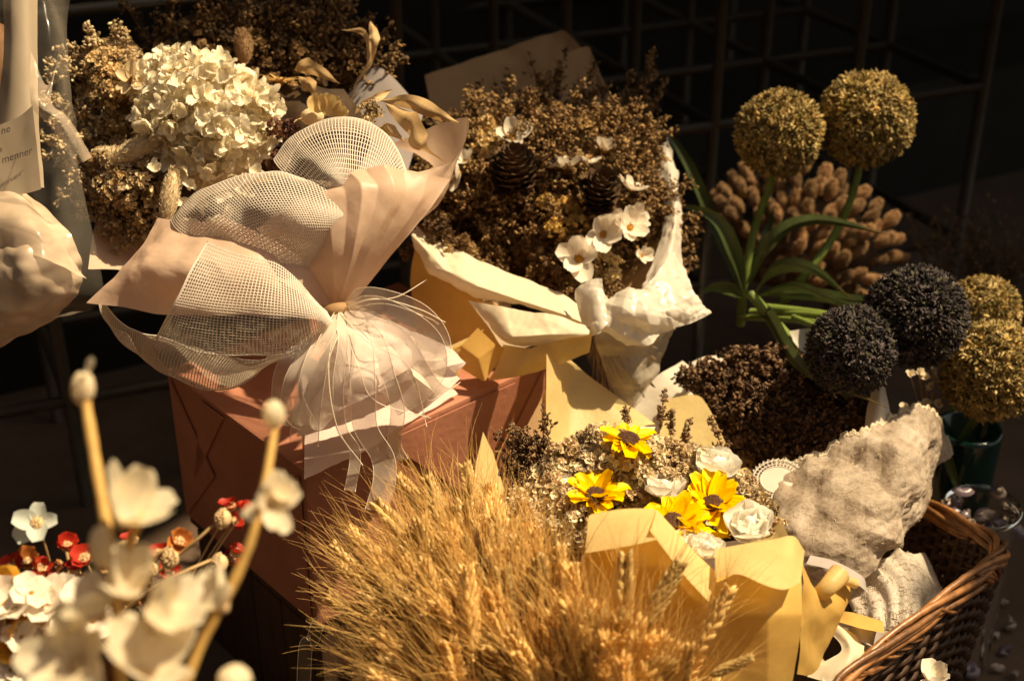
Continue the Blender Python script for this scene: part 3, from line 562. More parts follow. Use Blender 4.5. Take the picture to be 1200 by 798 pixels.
# long bunny tails
def fluff_mesh(name, L, r, bend, m, n=900, hl=.006):
    t = np.linspace(0, 1, 14); ax = np.stack([bend*L*t*t, 0*t, L*t], 1); rad = r*np.sin(np.pi*np.clip(t*.93+.06, 0, 1))**.6
    V, Fs = tube(ax, rad, 10); i = rng.random(n); a = rng.random(n)*6.28; c = np.stack([bend*L*i*i, 0*i, L*i], 1); rr_ = r*np.sin(np.pi*np.clip(i*.93+.06, 0, 1))**.6
    o_ = np.stack([np.cos(a), np.sin(a), 0*a], 1); D = nrm(o_*.55+np.array([2*bend*.3, 0, 1])+.15*rng.normal(size=(n, 3)))
    s = scatter(T_SPK, bases(D, a), c+o_*rr_[:, None]*.9, np.stack([np.full(n, .0022), np.full(n, .0022), hl*(.6+.6*rng.random(n))], 1)); o = join([(V, Fs), s]); return mesh(name, o[0], o[1], m)
M['creamtail'] = mat('cream_fluff', (.80, .64, .42), .8, .3, .12, 80); M['twigc'] = mat('thin_straw', (.46, .30, .14), .6)
FL = [fluff_mesh('bunny_tail', .05, .0075, .3, M['creamtail']), fluff_mesh('bunny_tail', .034, .0085, .05, M['tail'])]
inst('bunny_tail', FL[0], b1, P(118, 190, 1.325), basis(N(1, .12, .2), 1.4), 1.35); inst('bunny_tail', FL[0], b1, P(192, 262, 1.30), basis(N(.35, 1, .3), .4), .95)
inst('bunny_tail', FL[0], b1, P(108, 178, 1.34), basis(N(1, -.2, .2), 2.4), .9)
inst('bunny_tail', FL[1], b1, P(287, 75, 1.40), basis(N(-.05, 1, .2), 0), .92)
V, Fs = tube(curve([P(287, 75, 1.40), P(289, 90, 1.40), P(290, 120, 1.40)], 8), .0009, 5); part('stalk', V, Fs, M['twigc'], b1)
# star daisy, straw flowers, physalis, curled leaves
PM['cream6'] = mesh('petal_c', *petal(.021, .0062, .6, .4, 8, 5, .2), mat('aged_petal', (.80, .62, .38), .55, .3, .25, 60))
flower5(b1, 155, 95, 1.345, (-.35, .45, .8), .92, .3, 6, .25, 'cream6', 'yc', label='cream daisy with pointed petals')
PM['thin'] = mesh('petal_d', *petal(.02, .0022, -.4, .2, 5, 3, .4), mat('straw_petal', (.70, .44, .18), .5, .3, .2, 60))
f = flower5(b1, 328, 98, 1.39, (.05, 1, .25), .95, .3, 26, .35, 'thin', 'yc', label='golden straw flower')
lm = {}
def leaf(parent, ctrl, w, m='leafdry', side=(0, 1, .3), tw=0.0, name='leaf', fold=.25, label=None, n=24, tip=1.0):
    q = cr(PA(ctrl), np.linspace(0, len(ctrl)-1, n)); T = nrm(np.gradient(q, axis=0)); sd = N(*side); ang = np.linspace(0, tw, n)
    s0 = nrm(sd[None]-T*(T@sd)[:, None]); s1 = np.cross(T, s0); s = np.cos(ang)[:, None]*s0+np.sin(ang)[:, None]*s1; nn = np.cross(s, T)
    t = np.linspace(0, 1, n); ww = w*(.82 if m == 'leafdry' else 1)*np.clip(np.sin(np.pi*t**.8)**1.1, .04, 1); v = np.linspace(-1, 1, 7)
    V = q[:, None]+s[:, None]*(ww[:, None]*v*.5)[..., None]+nn[:, None]*((np.abs(v)[None]*fold+.2*np.sin(t*15+rng.random()*9)[:, None]*v[None])*ww[:, None])[..., None]
    if m == 'green':
        v = np.linspace(-1, 1, 13); ww = ww*.8; V = q[:, None]+s[:, None]*(ww[:, None]*v*.5)[..., None]+nn[:, None]*(np.abs(v)[None]*ww[:, None]*fold)[..., None]
        st = 1+.28*np.cos(np.arange(13)*math.pi)*(np.abs(v) > .1); c = np.array([.075, .10, .028])*st[None, :, None]*(1+.35*rng.normal()*.4+.25*fbm(V.reshape(-1, 3), 30, 2).reshape(n, 13)[..., None])
        dry = (np.clip((t-.86)/.12, 0, 1)[:, None]*np.ones(13)[None])[..., None]; c = c*(1-dry)+np.array([.22, .13, .05])*dry; c[:, 6] = c[:, 6]*1.5+.02
        return part(name, V.reshape(-1, 3), gridf(n, 13), M['strap'], parent, col=np.clip(c, .004, 1).reshape(-1, 3), label=label)
    return part(name, V.reshape(-1, 3), gridf(n, 7), M[m], parent, label=label)
leaf(b1, [(446, 118, 1.30), (480, 120, 1.27), (515, 135, 1.26), (538, 144, 1.27)], .017, side=(.2, 1, .2), label='pale dry leaf')
leaf(b1, [(452, 122, 1.29), (478, 140, 1.255), (490, 170, 1.245), (520, 190, 1.25)], .025, side=(1, .4, .2), tw=.8)
leaf(b1, [(440, 150, 1.31), (455, 152, 1.27), (475, 166, 1.27)], .013, side=(.3, 1, .2))
leaf(b1, [(400, 35, 1.42), (425, 38, 1.40), (432, 70, 1.39), (415, 100, 1.40), (410, 130, 1.40)], .010, side=(1, .3, .4), tw=1.0)
leaf(b1, [(434, 25, 1.40), (438, 45, 1.38), (436, 75, 1.39)], .012, side=(1, 0, .3))
leaf(b1, [(460, 105, 1.33), (430, 120, 1.30), (415, 135, 1.31)], .01, side=(0, 1, .3))
leaf(b1, [(345, 82, 1.37), (362, 80, 1.36), (398, 98, 1.36)], .020, side=(.2, 1, .5), label='brown gold leaf'); leaf(b1, [(350, 90, 1.38), (362, 100, 1.37), (372, 118, 1.37)], .016, side=(1, .2, .4))
V, Fs = ell((.011, .0085, .0085), 10, 14, .08, 4); Rm = np.stack([RT, UP, -FW], 1)
PMm = mesh('straw_bud', V, Fs, M['creamtail']); inst('straw_bud', PMm, b1, P(366, 137, 1.32), Rm, 1)
PMl = mesh('petal_e', *petal(.022, .012, .8, .6, 8, 7, .3), mat('golden_petal', (.78, .56, .26), .5, .35, .15, 60))
for (x, y, a, s) in [(384, 136, -.3, .95), (376, 132, .3, .8), (392, 138, -.9, .7)]: inst('golden_petal', PMl, b1, P(x, y, 1.31), np.stack([RT, UP, -FW], 1)@rz(a), s)
V, Fs = tube(curve([P(358, 138, 1.32), P(346, 142, 1.31), P(340, 155, 1.31)], 10), .0007, 5); part('stalk', V, Fs, M['twigc'], b1)
o = clumps([(418, 130), (440, 120), (446, 140), (425, 145)], dome(430, 130, 30, 30, 1.31, .02), 8, .006, 20, .0022, CRM); fill(b1, o)
fill(b1, clumps([(320, 150), (345, 145), (340, 190), (318, 200)], dome(330, 170, 40, 50, 1.34, .03), 10, .006, 20, .003, [(.10, .04, .03), (.2, .09, .05)]))
# ------------------------------------------------------------------ second bouquet: white dried flowers and pine cones
b2 = root('dried_flower_bouquet', 'brown bouquet of five petalled cream flowers and pine cones in yellow and white paper', 'bouquet', P(690, 400, 1.40))
sheet('back_paper', [[(640, 330, 1.56), (680, 330, 1.56), (720, 330, 1.56), (740, 330, 1.56)], [(520, 190, 1.66), (600, 150, 1.70), (680, 150, 1.70), (760, 200, 1.64)], [(498, 88, 1.68), (590, 58, 1.73), (660, 36, 1.73), (700, 80, 1.70)]], M['brownp'], b2, wr=.003, lin=.5)
sheet('back_paper', [[(680, 340, 1.54), (720, 340, 1.54), (745, 335, 1.52)], [(660, 180, 1.66), (720, 170, 1.66), (765, 210, 1.60)], [(645, 72, 1.70), (690, 54, 1.70), (705, 110, 1.68)]], M['brownp'], b2, wr=.002, lin=.5)
sheet('back_paper', [[(700, 350, 1.50), (730, 350, 1.48), (740, 360, 1.46)], [(720, 220, 1.60), (765, 230, 1.55), (775, 300, 1.48)], [(705, 105, 1.66), (765, 150, 1.60), (790, 225, 1.52)]], M['brownp'], b2, wr=.003)
sheet('side_paper', [[(560, 370, 1.46), (600, 360, 1.48)], [(490, 290, 1.49), (540, 260, 1.52)], [(478, 265, 1.50), (500, 210, 1.56)]], M['brownp'], b2, wr=.002)
# creased cream side with lit fold
sheet('front_paper', [[(480, 262, 1.47), (520, 290, 1.44), (560, 305, 1.43), (610, 325, 1.42), (660, 345, 1.41), (700, 372, 1.40)],
                      [(483, 275, 1.44), (520, 315, 1.41), (560, 335, 1.39), (610, 352, 1.385), (660, 368, 1.38), (696, 384, 1.385)],
                      [(486, 290, 1.44), (515, 326, 1.42), (555, 344, 1.40), (605, 352, 1.39), (655, 370, 1.385), (694, 385, 1.39)],
                      [(498, 300, 1.47), (520, 330, 1.45), (560, 350, 1.42), (610, 357, 1.40), (660, 373, 1.39), (692, 388, 1.395)]], M['creamp'], b2, nu=80, nv=130, wr=.006, sc=30, lin=.75, seed=5)
# dark underside stretching behind
sheet('front_paper', [[(488, 285, 1.46), (560, 350, 1.42), (640, 375, 1.40)], [(480, 330, 1.46), (545, 395, 1.43), (620, 400, 1.41)], [(490, 400, 1.46), (530, 425, 1.43), (590, 440, 1.41)]], M['yellowdeep'], b2, wr=.002, lin=.6)
sheet('yellow_fold', [[(548, 352, 1.385), (590, 360, 1.365), (640, 368, 1.355), (692, 382, 1.355)], [(574, 385, 1.375), (600, 395, 1.345), (645, 392, 1.342), (690, 392, 1.348)], [(590, 408, 1.39), (615, 410, 1.37), (650, 400, 1.36), (688, 398, 1.36)]], M['creamp'], b2, nu=50, nv=60, wr=.009, sc=26, lin=.6, label='top of folded yellow paper, its light put into the pale colour')  # cream in place of yellow: the light on this fold is coloured in
sheet('yellow_fold', [[(590, 404, 1.372), (620, 408, 1.356), (652, 400, 1.35), (694, 390, 1.35)], [(584, 428, 1.37), (612, 428, 1.36), (650, 418, 1.36), (692, 402, 1.36)], [(572, 446, 1.38), (600, 442, 1.37), (640, 432, 1.37), (690, 412, 1.37)]], M['yellowp'], b2, wr=.003, lin=.7)
sheet('yellow_fold', [[(512, 418, 1.375), (540, 405, 1.36), (560, 384, 1.36)], [(530, 424, 1.37), (560, 420, 1.355), (582, 405, 1.36)], [(538, 430, 1.375), (568, 447, 1.36), (592, 407, 1.372)]], M['yellowdeep'], b2, wr=.001, lin=.8)
sheet('yellow_fold', [[(500, 412, 1.375), (530, 404, 1.37), (568, 385, 1.365)], [(510, 425, 1.37), (525, 420, 1.365), (540, 408, 1.36)], [(536, 448, 1.37), (538, 440, 1.365), (536, 425, 1.36)]], M['yellowp'], b2, wr=.001, lin=.8)
# white tissue on the right
sheet('white_paper', [[(690, 375, 1.37), (720, 345, 1.36), (760, 330, 1.37), (790, 290, 1.42)], [(700, 385, 1.35), (735, 370, 1.345), (780, 360, 1.35), (815, 340, 1.40)], [(735, 405, 1.36), (765, 398, 1.36), (800, 385, 1.37), (835, 366, 1.40)]], M['whitet'], b2, nu=130, nv=130, wr=.011, sc=30, seed=8)
sheet('white_paper', [[(742, 365, 1.41), (764, 310, 1.435), (778, 250, 1.49), (768, 175, 1.56)], [(774, 350, 1.39), (784, 305, 1.42), (791, 240, 1.48), (778, 170, 1.56)], [(812, 345, 1.42), (800, 300, 1.45), (798, 235, 1.50), (782, 160, 1.58)]], M['whitet'], b2, nu=90, nv=60, wr=.010, sc=30)
sheet('white_paper', [[(672, 350, 1.38), (674, 338, 1.375), (690, 328, 1.37), (706, 327, 1.365)], [(684, 375, 1.37), (688, 362, 1.36), (698, 348, 1.355), (708, 344, 1.36)], [(692, 395, 1.365), (702, 390, 1.345), (712, 378, 1.345), (720, 360, 1.36)]], M['whitet'], b2, wr=.006, sc=36)
sheet('white_paper', [[(675, 395, 1.38), (700, 385, 1.365), (760, 385, 1.38)], [(690, 430, 1.40), (715, 425, 1.38), (765, 420, 1.40)], [(715, 470, 1.43), (740, 475, 1.42), (790, 455, 1.44)]], M['cello'], b2, wr=.008, sc=20, label='clear film round the stems')
sheet('white_paper', [[(695, 385, 1.375), (745, 378, 1.365), (800, 368, 1.38)], [(705, 425, 1.385), (745, 428, 1.375), (782, 405, 1.39)], [(722, 462, 1.40), (742, 484, 1.395), (768, 440, 1.40)]], sheer('sheer_film', (.80, .68, .54), .34, .25, True), b2, nu=80, nv=80, wr=.008, sc=30)
q = [(rng.uniform(690, 770), rng.uniform(395, 470)) for _ in range(90)]
o = join([tube([P(700+rng.normal()*8, 385, 1.40), P((700+a)/2+rng.normal()*4, (385+b)/2, 1.415), P(a, b, 1.43)], .0008, 4, False)+(np.array(BRN[int(rng.integers(4))])*1.6,) for a, b in q]); fill(b2, o, 'dried_stems')
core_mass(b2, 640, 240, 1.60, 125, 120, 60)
CT = [(500, 230), (520, 160), (560, 130), (620, 130), (680, 140), (730, 140), (775, 190), (785, 260), (770, 310), (700, 335), (650, 335), (570, 300), (510, 280)]
b2d = dome(640, 240, 160, 130, 1.585, .10)
MB2 = [(.28, .16, .07), (.36, .21, .09), (.20, .11, .05), (.46, .29, .13), (.13, .07, .03)]
fill(b2, clumps(CT, b2d, 170, .013, 60, .0030, MB2))
q = sample(CT, 330); fill(b2, twigs([P(a, b+14, c-.002) for (a, b), c in zip(q, b2d(q))], [N((a-640)/130+.4*rng.normal(), (240-b)/130+.35+.3*rng.normal(), .8) for a, b in q], .026+.032*rng.random(330), MB2, MB2+[(.46, .27, .11)], 12, .45, .0026))
q = sample([(540, 130), (600, 120), (740, 100), (760, 140), (700, 160), (560, 160)], 50); fill(b2, twigs([P(a, b+30, 1.58) for a, b in q], [N((a-640)/160, 1, .2) for a, b in q], .05+.03*rng.random(50), BRN, MB2, 12, .3, .0026))
q = sample([(480, 250), (510, 265), (545, 310), (520, 300), (488, 285)], 20); fill(b2, clumps([(495, 250), (520, 255), (560, 300), (540, 305), (500, 285)], dome(530, 280, 60, 40, 1.46, .02), 14, .010, 30, .0026, MB2))
fill(b2, clumps([(555, 140), (580, 145), (585, 185), (560, 185)], dome(570, 165, 30, 30, 1.50, .02), 7, .010, 60, .0030, [(.62, .42, .18), (.7, .5, .24)]))
fill(b2, clumps([(640, 160), (700, 150), (760, 190), (740, 220), (680, 190)], dome(690, 180, 80, 50, 1.52, .03), 22, .010, 40, .0028, [(.46, .30, .13), (.55, .36, .16)]))
fill(b2, clumps([(640, 240), (680, 235), (680, 265), (650, 270)], dome(660, 250, 40, 30, 1.475, .02), 8, .009, 60, .0026, [(.72, .47, .16)]))
fill(b2, clumps([(700, 300), (722, 300), (724, 325), (705, 325)], dome(712, 312, 20, 20, 1.45, .01), 4, .007, 40, .0028, [(.66, .50, .26)]))
# pine cones: every scale its own piece
sc_m = mesh('scale', *petal(.013, .0085, .7, .5, 5, 5, .5), M['cone'])
coreV, coreF = ell((.011, .011, .018), 8, 10); core_m = mesh('pine_cone', coreV, coreF, M['cone'])
def pine(parent, px, py, d, nv, s=1.0):
    c = inst('pine_cone', core_m, parent, P(px, py, d), basis(N(*nv), .3), s); ORG[c] = None
    for i in range(60):
        t = (i+.5)/60; a = i*2.39996; z = -.016+.036*t; r = .010*math.sqrt(max(.05, 1-(2*t-.9)**2*.6)); el_ = .1+1.1*t
        R = rz(a-math.pi/2)@rx(el_); local('scale', sc_m, c, R, (r*math.cos(a)*.7, r*math.sin(a)*.7, z), .55+.75*math.sin(math.pi*(t*.8+.15)))
pine(b2, 602, 205, 1.452, (.0, .75, .7), 1.25); pine(b2, 700, 228, 1.448, (.2, .6, .8), 1.15)
for (x, y, d, nv, r, s) in [(600, 162, 1.475, (.15, .55, .8), .4, .82), (678, 304, 1.425, (-.1, .15, 1), .1, 1.0), (707, 275, 1.435, (.1, .1, 1), .7, .88), (738, 268, 1.44, (.35, .3, .9), .2, .88), (536, 205, 1.45, (-.7, .1, .7), .2, .95), (664, 198, 1.47, (.1, 1.0, .25), .3, .85), (708, 178, 1.49, (.2, 1, .15), .9, .78), (738, 222, 1.465, (.4, .7, .3), .4, .72), (528, 212, 1.452, (-.5, .6, .6), .7, .7), (742, 258, 1.455, (.5, .5, .7), .8, .72), (652, 196, 1.475, (-.5, .8, .4), .8, .66), (722, 262, 1.452, (.3, .3, .9), 1.3, .62), (690, 190, 1.48, (.1, .9, .4), 2.3, .55), (545, 190, 1.462, (-.4, .6, .7), 2.0, .55), (752, 300, 1.445, (.6, .2, .7), .1, .5)]:
    flower5(b2, x, y, d-.008, nv, s*1.38, r, 4 if x == 600 else 5, .3, cs=.9)
# ------------------------------------------------------------------ cellophane bouquet at the left edge
b3 = root('wrapped_bouquet', 'tan paper bouquet in clear cellophane with a handwritten card', 'bouquet', P(20, 380, 1.20))
sheet('tan_paper', [[(-40, 200, 1.22), (0, 205, 1.22), (30, 225, 1.21)], [(-50, 300, 1.16), (20, 290, 1.13), (80, 270, 1.16)], [(-40, 380, 1.16), (30, 350, 1.13), (96, 330, 1.17)], [(-60, 420, 1.18), (0, 400, 1.17), (60, 375, 1.19)]], M['tanp'], b3, nu=70, nv=70, wr=.02, sc=14, seed=2)
sheet('tan_paper', [[(-40, 215, 1.20), (10, 215, 1.19), (35, 235, 1.19)], [(-20, 250, 1.15), (40, 262, 1.13), (75, 285, 1.15)], [(0, 300, 1.14), (50, 300, 1.12), (98, 328, 1.16)]], M['tanp'], b3, nu=60, wr=.008, sc=16, seed=12)
G = surf([[(-10, 150, 1.19), (20, 138, 1.185), (38, 124, 1.18)], [(-10, 195, 1.185), (22, 190, 1.18), (44, 180, 1.175)], [(-10, 232, 1.18), (25, 228, 1.175), (48, 222, 1.17)]], 16, 16, wr=0); gpart('card', G, M['card'], b3)
def hand(txt, px, py, d, size, rot, parent):
    cu = bpy.data.curves.new('writing', 'FONT'); cu.body = txt; cu.size = size; cu.extrude = .00008; cu.shear = .35; o = bpy.data.objects.new('writing', cu)
    dg = bpy.context.evaluated_depsgraph_get(); COL.objects.link(o); bpy.context.view_layer.update(); me = bpy.data.meshes.new_from_object(o.evaluated_get(bpy.context.evaluated_depsgraph_get())); bpy.data.objects.remove(o)
    me.materials.clear(); me.materials.append(M['ink']); return inst('writing', me, parent, P(px, py, d), np.stack([RT, UP, -FW], 1)@rz(rot), 1)
for (t, x, y, s, d) in [('ne', 1, 158, .0085, 1.181), ('ts', -4, 180, .007, 1.180), ('me\u0142\u0142er', 2, 192, .0085, 1.175)]:
    hand(t.replace('\u0142', 'n'), x, y, d-.004, s, .32, b3)
sheet('paper_roll', [[(2, -20, 1.26), (12, -20, 1.245), (30, -20, 1.245), (44, -20, 1.26)], [(4, 60, 1.25), (14, 60, 1.235), (32, 60, 1.235), (44, 60, 1.25)], [(-6, 150, 1.24), (12, 150, 1.225), (34, 150, 1.225), (46, 150, 1.24)], [(-10, 220, 1.23), (12, 220, 1.215), (36, 220, 1.215), (52, 220, 1.23)]], M['card'], b3, wr=.001)
sheet('cellophane', [[(-30, -30, 1.17), (40, -30, 1.15), (85, -20, 1.17)], [(-30, 60, 1.16), (50, 60, 1.13), (80, 70, 1.15)], [(-30, 200, 1.15), (50, 190, 1.11), (92, 200, 1.14)], [(-30, 330, 1.14), (50, 330, 1.10), (120, 345, 1.14)], [(-30, 410, 1.17), (30, 390, 1.16), (80, 370, 1.18)]], M['cello'], b3, nu=90, nv=60, wr=.012, sc=14, seed=20)
sheet('cellophane', [[(36, 60, 1.16), (55, 100, 1.15), (70, 60, 1.16)], [(36, 120, 1.14), (48, 125, 1.13), (60, 118, 1.14)], [(60, 150, 1.14), (68, 142, 1.13), (80, 138, 1.14)], [(88, 195, 1.15), (98, 190, 1.145), (108, 184, 1.16)]], mat('film_highlight', (.75, .6, .46), .2, .4, .2, 40, .3, 60, spec=.8) and sheer('film_highlight', (.85, .66, .5), .16, .2, True), b3, nu=50, wr=.006, sc=40, seed=9, label='twist of film, pale in colour to stand for light on the cellophane')  # cellophane highlight made as a paler strip of film
core_mass(b3, -20, 70, 1.36, 30, 60, 20, (.2, .1, .05))
# ------------------------------------------------------------------ alliums
def allium_mesh(r, col, n=3000, name='floret_ball'):
    i = np.arange(n); z = 1-2*(i+.5)/n; a = i*2.39996; D = np.stack([np.sqrt(1-z*z)*np.cos(a), np.sqrt(1-z*z)*np.sin(a), z], 1); D = nrm(D+.02*rng.normal(size=(n, 3)))
    lump = 1+.05*fbm(D, 2.2, rng.random()*9, 2); k = r*lump*(.86+.17*rng.random(n))
    sz = r*.105*(.7+.6*rng.random(n)); DD_ = nrm(D+.55*rng.normal(size=(n, 3)))
    c = pick(col, n, .22)*(.6+.8*rng.random((n, 1))); t1 = scatter(T_BUD, bases(DD_, a), D*k[:, None], np.stack([sz*.55, sz*.55, sz], 1), c)
    m2 = n//2; D2 = D[::2]; t2 = scatter(floret(4, 1, .28, .5, -.3, .2, 3, 3, .5), bases(nrm(D2+.4*rng.normal(size=D2.shape)), a[::2]), D2*(k[::2]*.97)[:, None], sz[::2]*1.1, c[::2]*1.15)
    t3 = scatter(T_SPK, bases(D, a), D*(r*.82), np.stack([np.full(n, r*.03)]*2+[np.full(n, r*.16)], 1), c*.6)
    o = join([t1, t2, t3]); return mesh(name, o[0], o[1], M['attr'], np.clip(o[2], .004, 1))
YA = [(.48, .33, .13), (.58, .43, .20), (.38, .26, .10), (.28, .21, .07)]; PA_ = [(.075, .058, .062), (.12, .09, .09), (.045, .038, .038), (.08, .07, .045)]
corem = mesh('seed_core', *ell((.84, .84, .84), 12, 16), M['core'])
def allium(px, py, d, rpx, cols, label, stem, roll=0, grp='allium seedheads on green stems', scol='stem'):
    r = rpx*d/F; c = P(px, py, d); b = PA(stem)[-1]; rt = root('allium', label, 'flower', b, grp)
    pts = curve([c]+[x for x in PA(stem)], 20); V, Fs = tube(pts, np.linspace(.0038, .0052, 20), 8); part('stem', V, Fs, M[scol], rt)
    h = inst('flower_head', allium_mesh(r, cols), rt, c, basis(N(.1, .9, .3), roll)); h['kind'] = 'stuff'; inst('seed_core', corem, rt, c, None, r)
allium(913, 156, 1.52, 49, YA, 'round yellow allium, left one of the upper pair', [(903, 215, 1.53), (885, 265, 1.55), (872, 330, 1.56), (868, 380, 1.60)])
allium(1014, 140, 1.54, 54, YA, 'round yellow allium, highest in the picture, right one of the upper pair', [(1003, 215, 1.55), (978, 275, 1.56), (945, 320, 1.56), (905, 370, 1.60)], 1.3)
allium(998, 410, 1.36, 51, PA_, 'dark purple allium, smaller and lower, above the lace bouquet', [(975, 440, 1.42), (930, 400, 1.46), (880, 345, 1.52)], .5)
allium(1073, 371, 1.38, 57, PA_, 'dark purple allium, larger, in front of the yellow pair', [(1040, 400, 1.44), (980, 372, 1.48), (890, 360, 1.54)], 2.2)
allium(1152, 365, 1.50, 41, YA, 'yellow allium half hidden behind the larger purple one', [(1140, 400, 1.56), (1120, 450, 1.60), (1115, 500, 1.62)], .9)
allium(1162, 434, 1.44, 56, YA, 'lowest yellow allium at the right edge above the green vase', [(1150, 480, 1.50), (1130, 510, 1.56), (1118, 540, 1.60)], 2.9)
lp = root('leafy_plant', 'strap leaved green plant between the allium stems', 'plant', P(870, 370, 1.62))
for c, w_, sd in [([(872, 345, 1.56), (862, 300, 1.52), (838, 255, 1.51), (782, 236, 1.54)], .020, (.5, 1, .3)), ([(868, 340, 1.60), (845, 280, 1.60), (800, 180, 1.60), (745, 118, 1.62)], .017, (1, .6, .3)), ([(870, 340, 1.55), (900, 285, 1.50), (955, 258, 1.50), (1046, 276, 1.52)], .020, (.2, 1, .4)), ([(880, 350, 1.56), (905, 315, 1.50), (950, 315, 1.46), (1000, 352, 1.46)], .020, (.3, 1, .5)), ([(885, 345, 1.58), (950, 345, 1.54), (1010, 352, 1.50), (1040, 330, 1.50)], .018, (.3, 1, .4)), ([(872, 350, 1.57), (855, 338, 1.54), (835, 336, 1.53), (816, 348, 1.53)], .018, (.2, 1, .6)),
                 ([(880, 352, 1.56), (900, 370, 1.48), (940, 430, 1.38), (1040, 478, 1.33)], .020, (.5, 1, .3)), ([(868, 352, 1.57), (890, 300, 1.56), (900, 270, 1.56), (908, 240, 1.58)], .014, (1, .3, .3)), ([(880, 350, 1.56), (930, 335, 1.5), (985, 355, 1.46), (1020, 360, 1.45)], .012, (.2, 1, .4)), ([(1128, 590, 1.50), (1112, 540, 1.50), (1095, 500, 1.50), (1070, 470, 1.5)], .014, (.6, .8, .4))]:
    leaf(lp, c, w_, 'green', sd, fold=.18, n=30)
for c in ([(870, 372, 1.58), (930, 375, 1.5), (1000, 384, 1.46)], [(880, 365, 1.56), (940, 368, 1.5), (1010, 374, 1.46)], [(930, 372, 1.48), (955, 382, 1.44), (980, 392, 1.42)]):
    V, Fs = tube(curve(PA(c), 10), .0035, 6); part('stem', V, Fs, M['stem'], lp)
# ------------------------------------------------------------------ bunny tail bunch behind the alliums
bt = root('bunny_tail_bunch', 'bunch of brown bunny tail grass in the shade behind the yellow alliums', 'dried grass', P(940, 330, 1.95))
FT = fluff_mesh('bunny_tail', .0235, .0068, .06, M['tail'], 800, .0045)
pl = [(845, 220), (880, 195), (960, 190), (1000, 225), (1045, 255), (1050, 290), (1015, 330), (980, 345), (930, 330), (860, 300)]
for a, b in spread(pl, 95, 12):
    nn = N((a-935)/90+.2*rng.normal(), (320-b)/90+.15*rng.normal()+.15, .45); inst('bunny_tail', FT, bt, P(a, b+12, 1.86-.14*math.sqrt(max(0, 1-((a-945)/115)**2-((b-265)/90)**2))+.01*rng.normal()), basis(nn, rng.random()*6), .85+.3*rng.random())
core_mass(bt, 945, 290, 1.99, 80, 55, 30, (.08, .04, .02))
q = sample([(1065, 260), (1110, 240), (1190, 250), (1210, 300), (1200, 360), (1130, 320), (1075, 300)], 40)
mi = root('airy_dried_plant', 'thin airy brown dried sprays at the right edge behind the alliums', 'plant', P(1170, 400, 1.9))
fill(mi, twigs([P(1150+rng.normal()*25, 380, 1.9) for _ in q], [nrm(P(a, b, 1.85)-P(1150, 390, 1.9)) for a, b in q], [.12+.05*rng.random() for _ in q], [(.16, .10, .05)], [(.30, .19, .10), (.2, .12, .07)], 16, .3, .0022, lowpoly=3), 'dried_sprays')
# ------------------------------------------------------------------ dark brown bouquet in lace
b4 = root('lace_bouquet', 'dark brown dried bouquet wrapped in crumpled cream lace beside the sunflowers', 'bouquet', P(1020, 680, 1.30))
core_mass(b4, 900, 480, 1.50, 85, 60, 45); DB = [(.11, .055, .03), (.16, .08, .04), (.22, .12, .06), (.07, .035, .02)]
PB = [(815, 440), (850, 420), (920, 415), (975, 450), (1025, 490), (1010, 530), (950, 545), (890, 540), (850, 520), (830, 480)]
b4d = dome(905, 480, 115, 80, 1.47, .06)
fill(b4, clumps(PB, b4d, 130, .011, 46, .0032, DB)); q = sample(PB, 200)
fill(b4, twigs([P(a, b+10, c) for (a, b), c in zip(q, b4d(q))], [N((a-905)/120+.3*rng.normal(), .6, .7) for a, b in q], .022+.015*rng.random(200), DB, DB+[(.30, .18, .10)], 10, .45, .0028))
fill(b4, clumps([(815, 440), (835, 445), (840, 470), (820, 470)], b4d, 5, .009, 40, .003, [(.36, .15, .05)]))
fill(b4, clumps([(868, 540), (910, 530), (915, 545), (880, 560)], b4d, 9, .008, 40, .0026, [(.44, .27, .14)]))
fill(b4, clumps([(918, 460), (950, 470), (940, 500), (915, 490)], b4d, 7, .009, 40, .0028, [(.34, .19, .10)]))
sheet('white_paper', [[(800, 470, 1.46), (850, 450, 1.47), (900, 440, 1.48), (925, 430, 1.48)], [(760, 470, 1.48), (815, 422, 1.52), (870, 415, 1.53), (922, 408, 1.52)]], M['whitep'], b4, nu=20, wr=.002)
sheet('white_paper', [[(740, 480, 1.46), (770, 500, 1.45)], [(765, 445, 1.47), (800, 465, 1.45)], [(800, 422, 1.48), (822, 440, 1.47)]], M['whitep'], b4, wr=.003)
sheet('white_paper', [[(1012, 520, 1.375), (1020, 530, 1.36), (1044, 524, 1.37)], [(1016, 480, 1.385), (1030, 480, 1.37), (1044, 490, 1.38)], [(1024, 450, 1.39), (1032, 446, 1.385), (1036, 448, 1.39)]], M['whitep'], b4, wr=.001)
sheet('white_paper', [[(930, 400, 1.45), (945, 420, 1.44)], [(925, 388, 1.46), (950, 384, 1.45)]], M['whitep'], b4, nu=12, nv=12, wr=0)
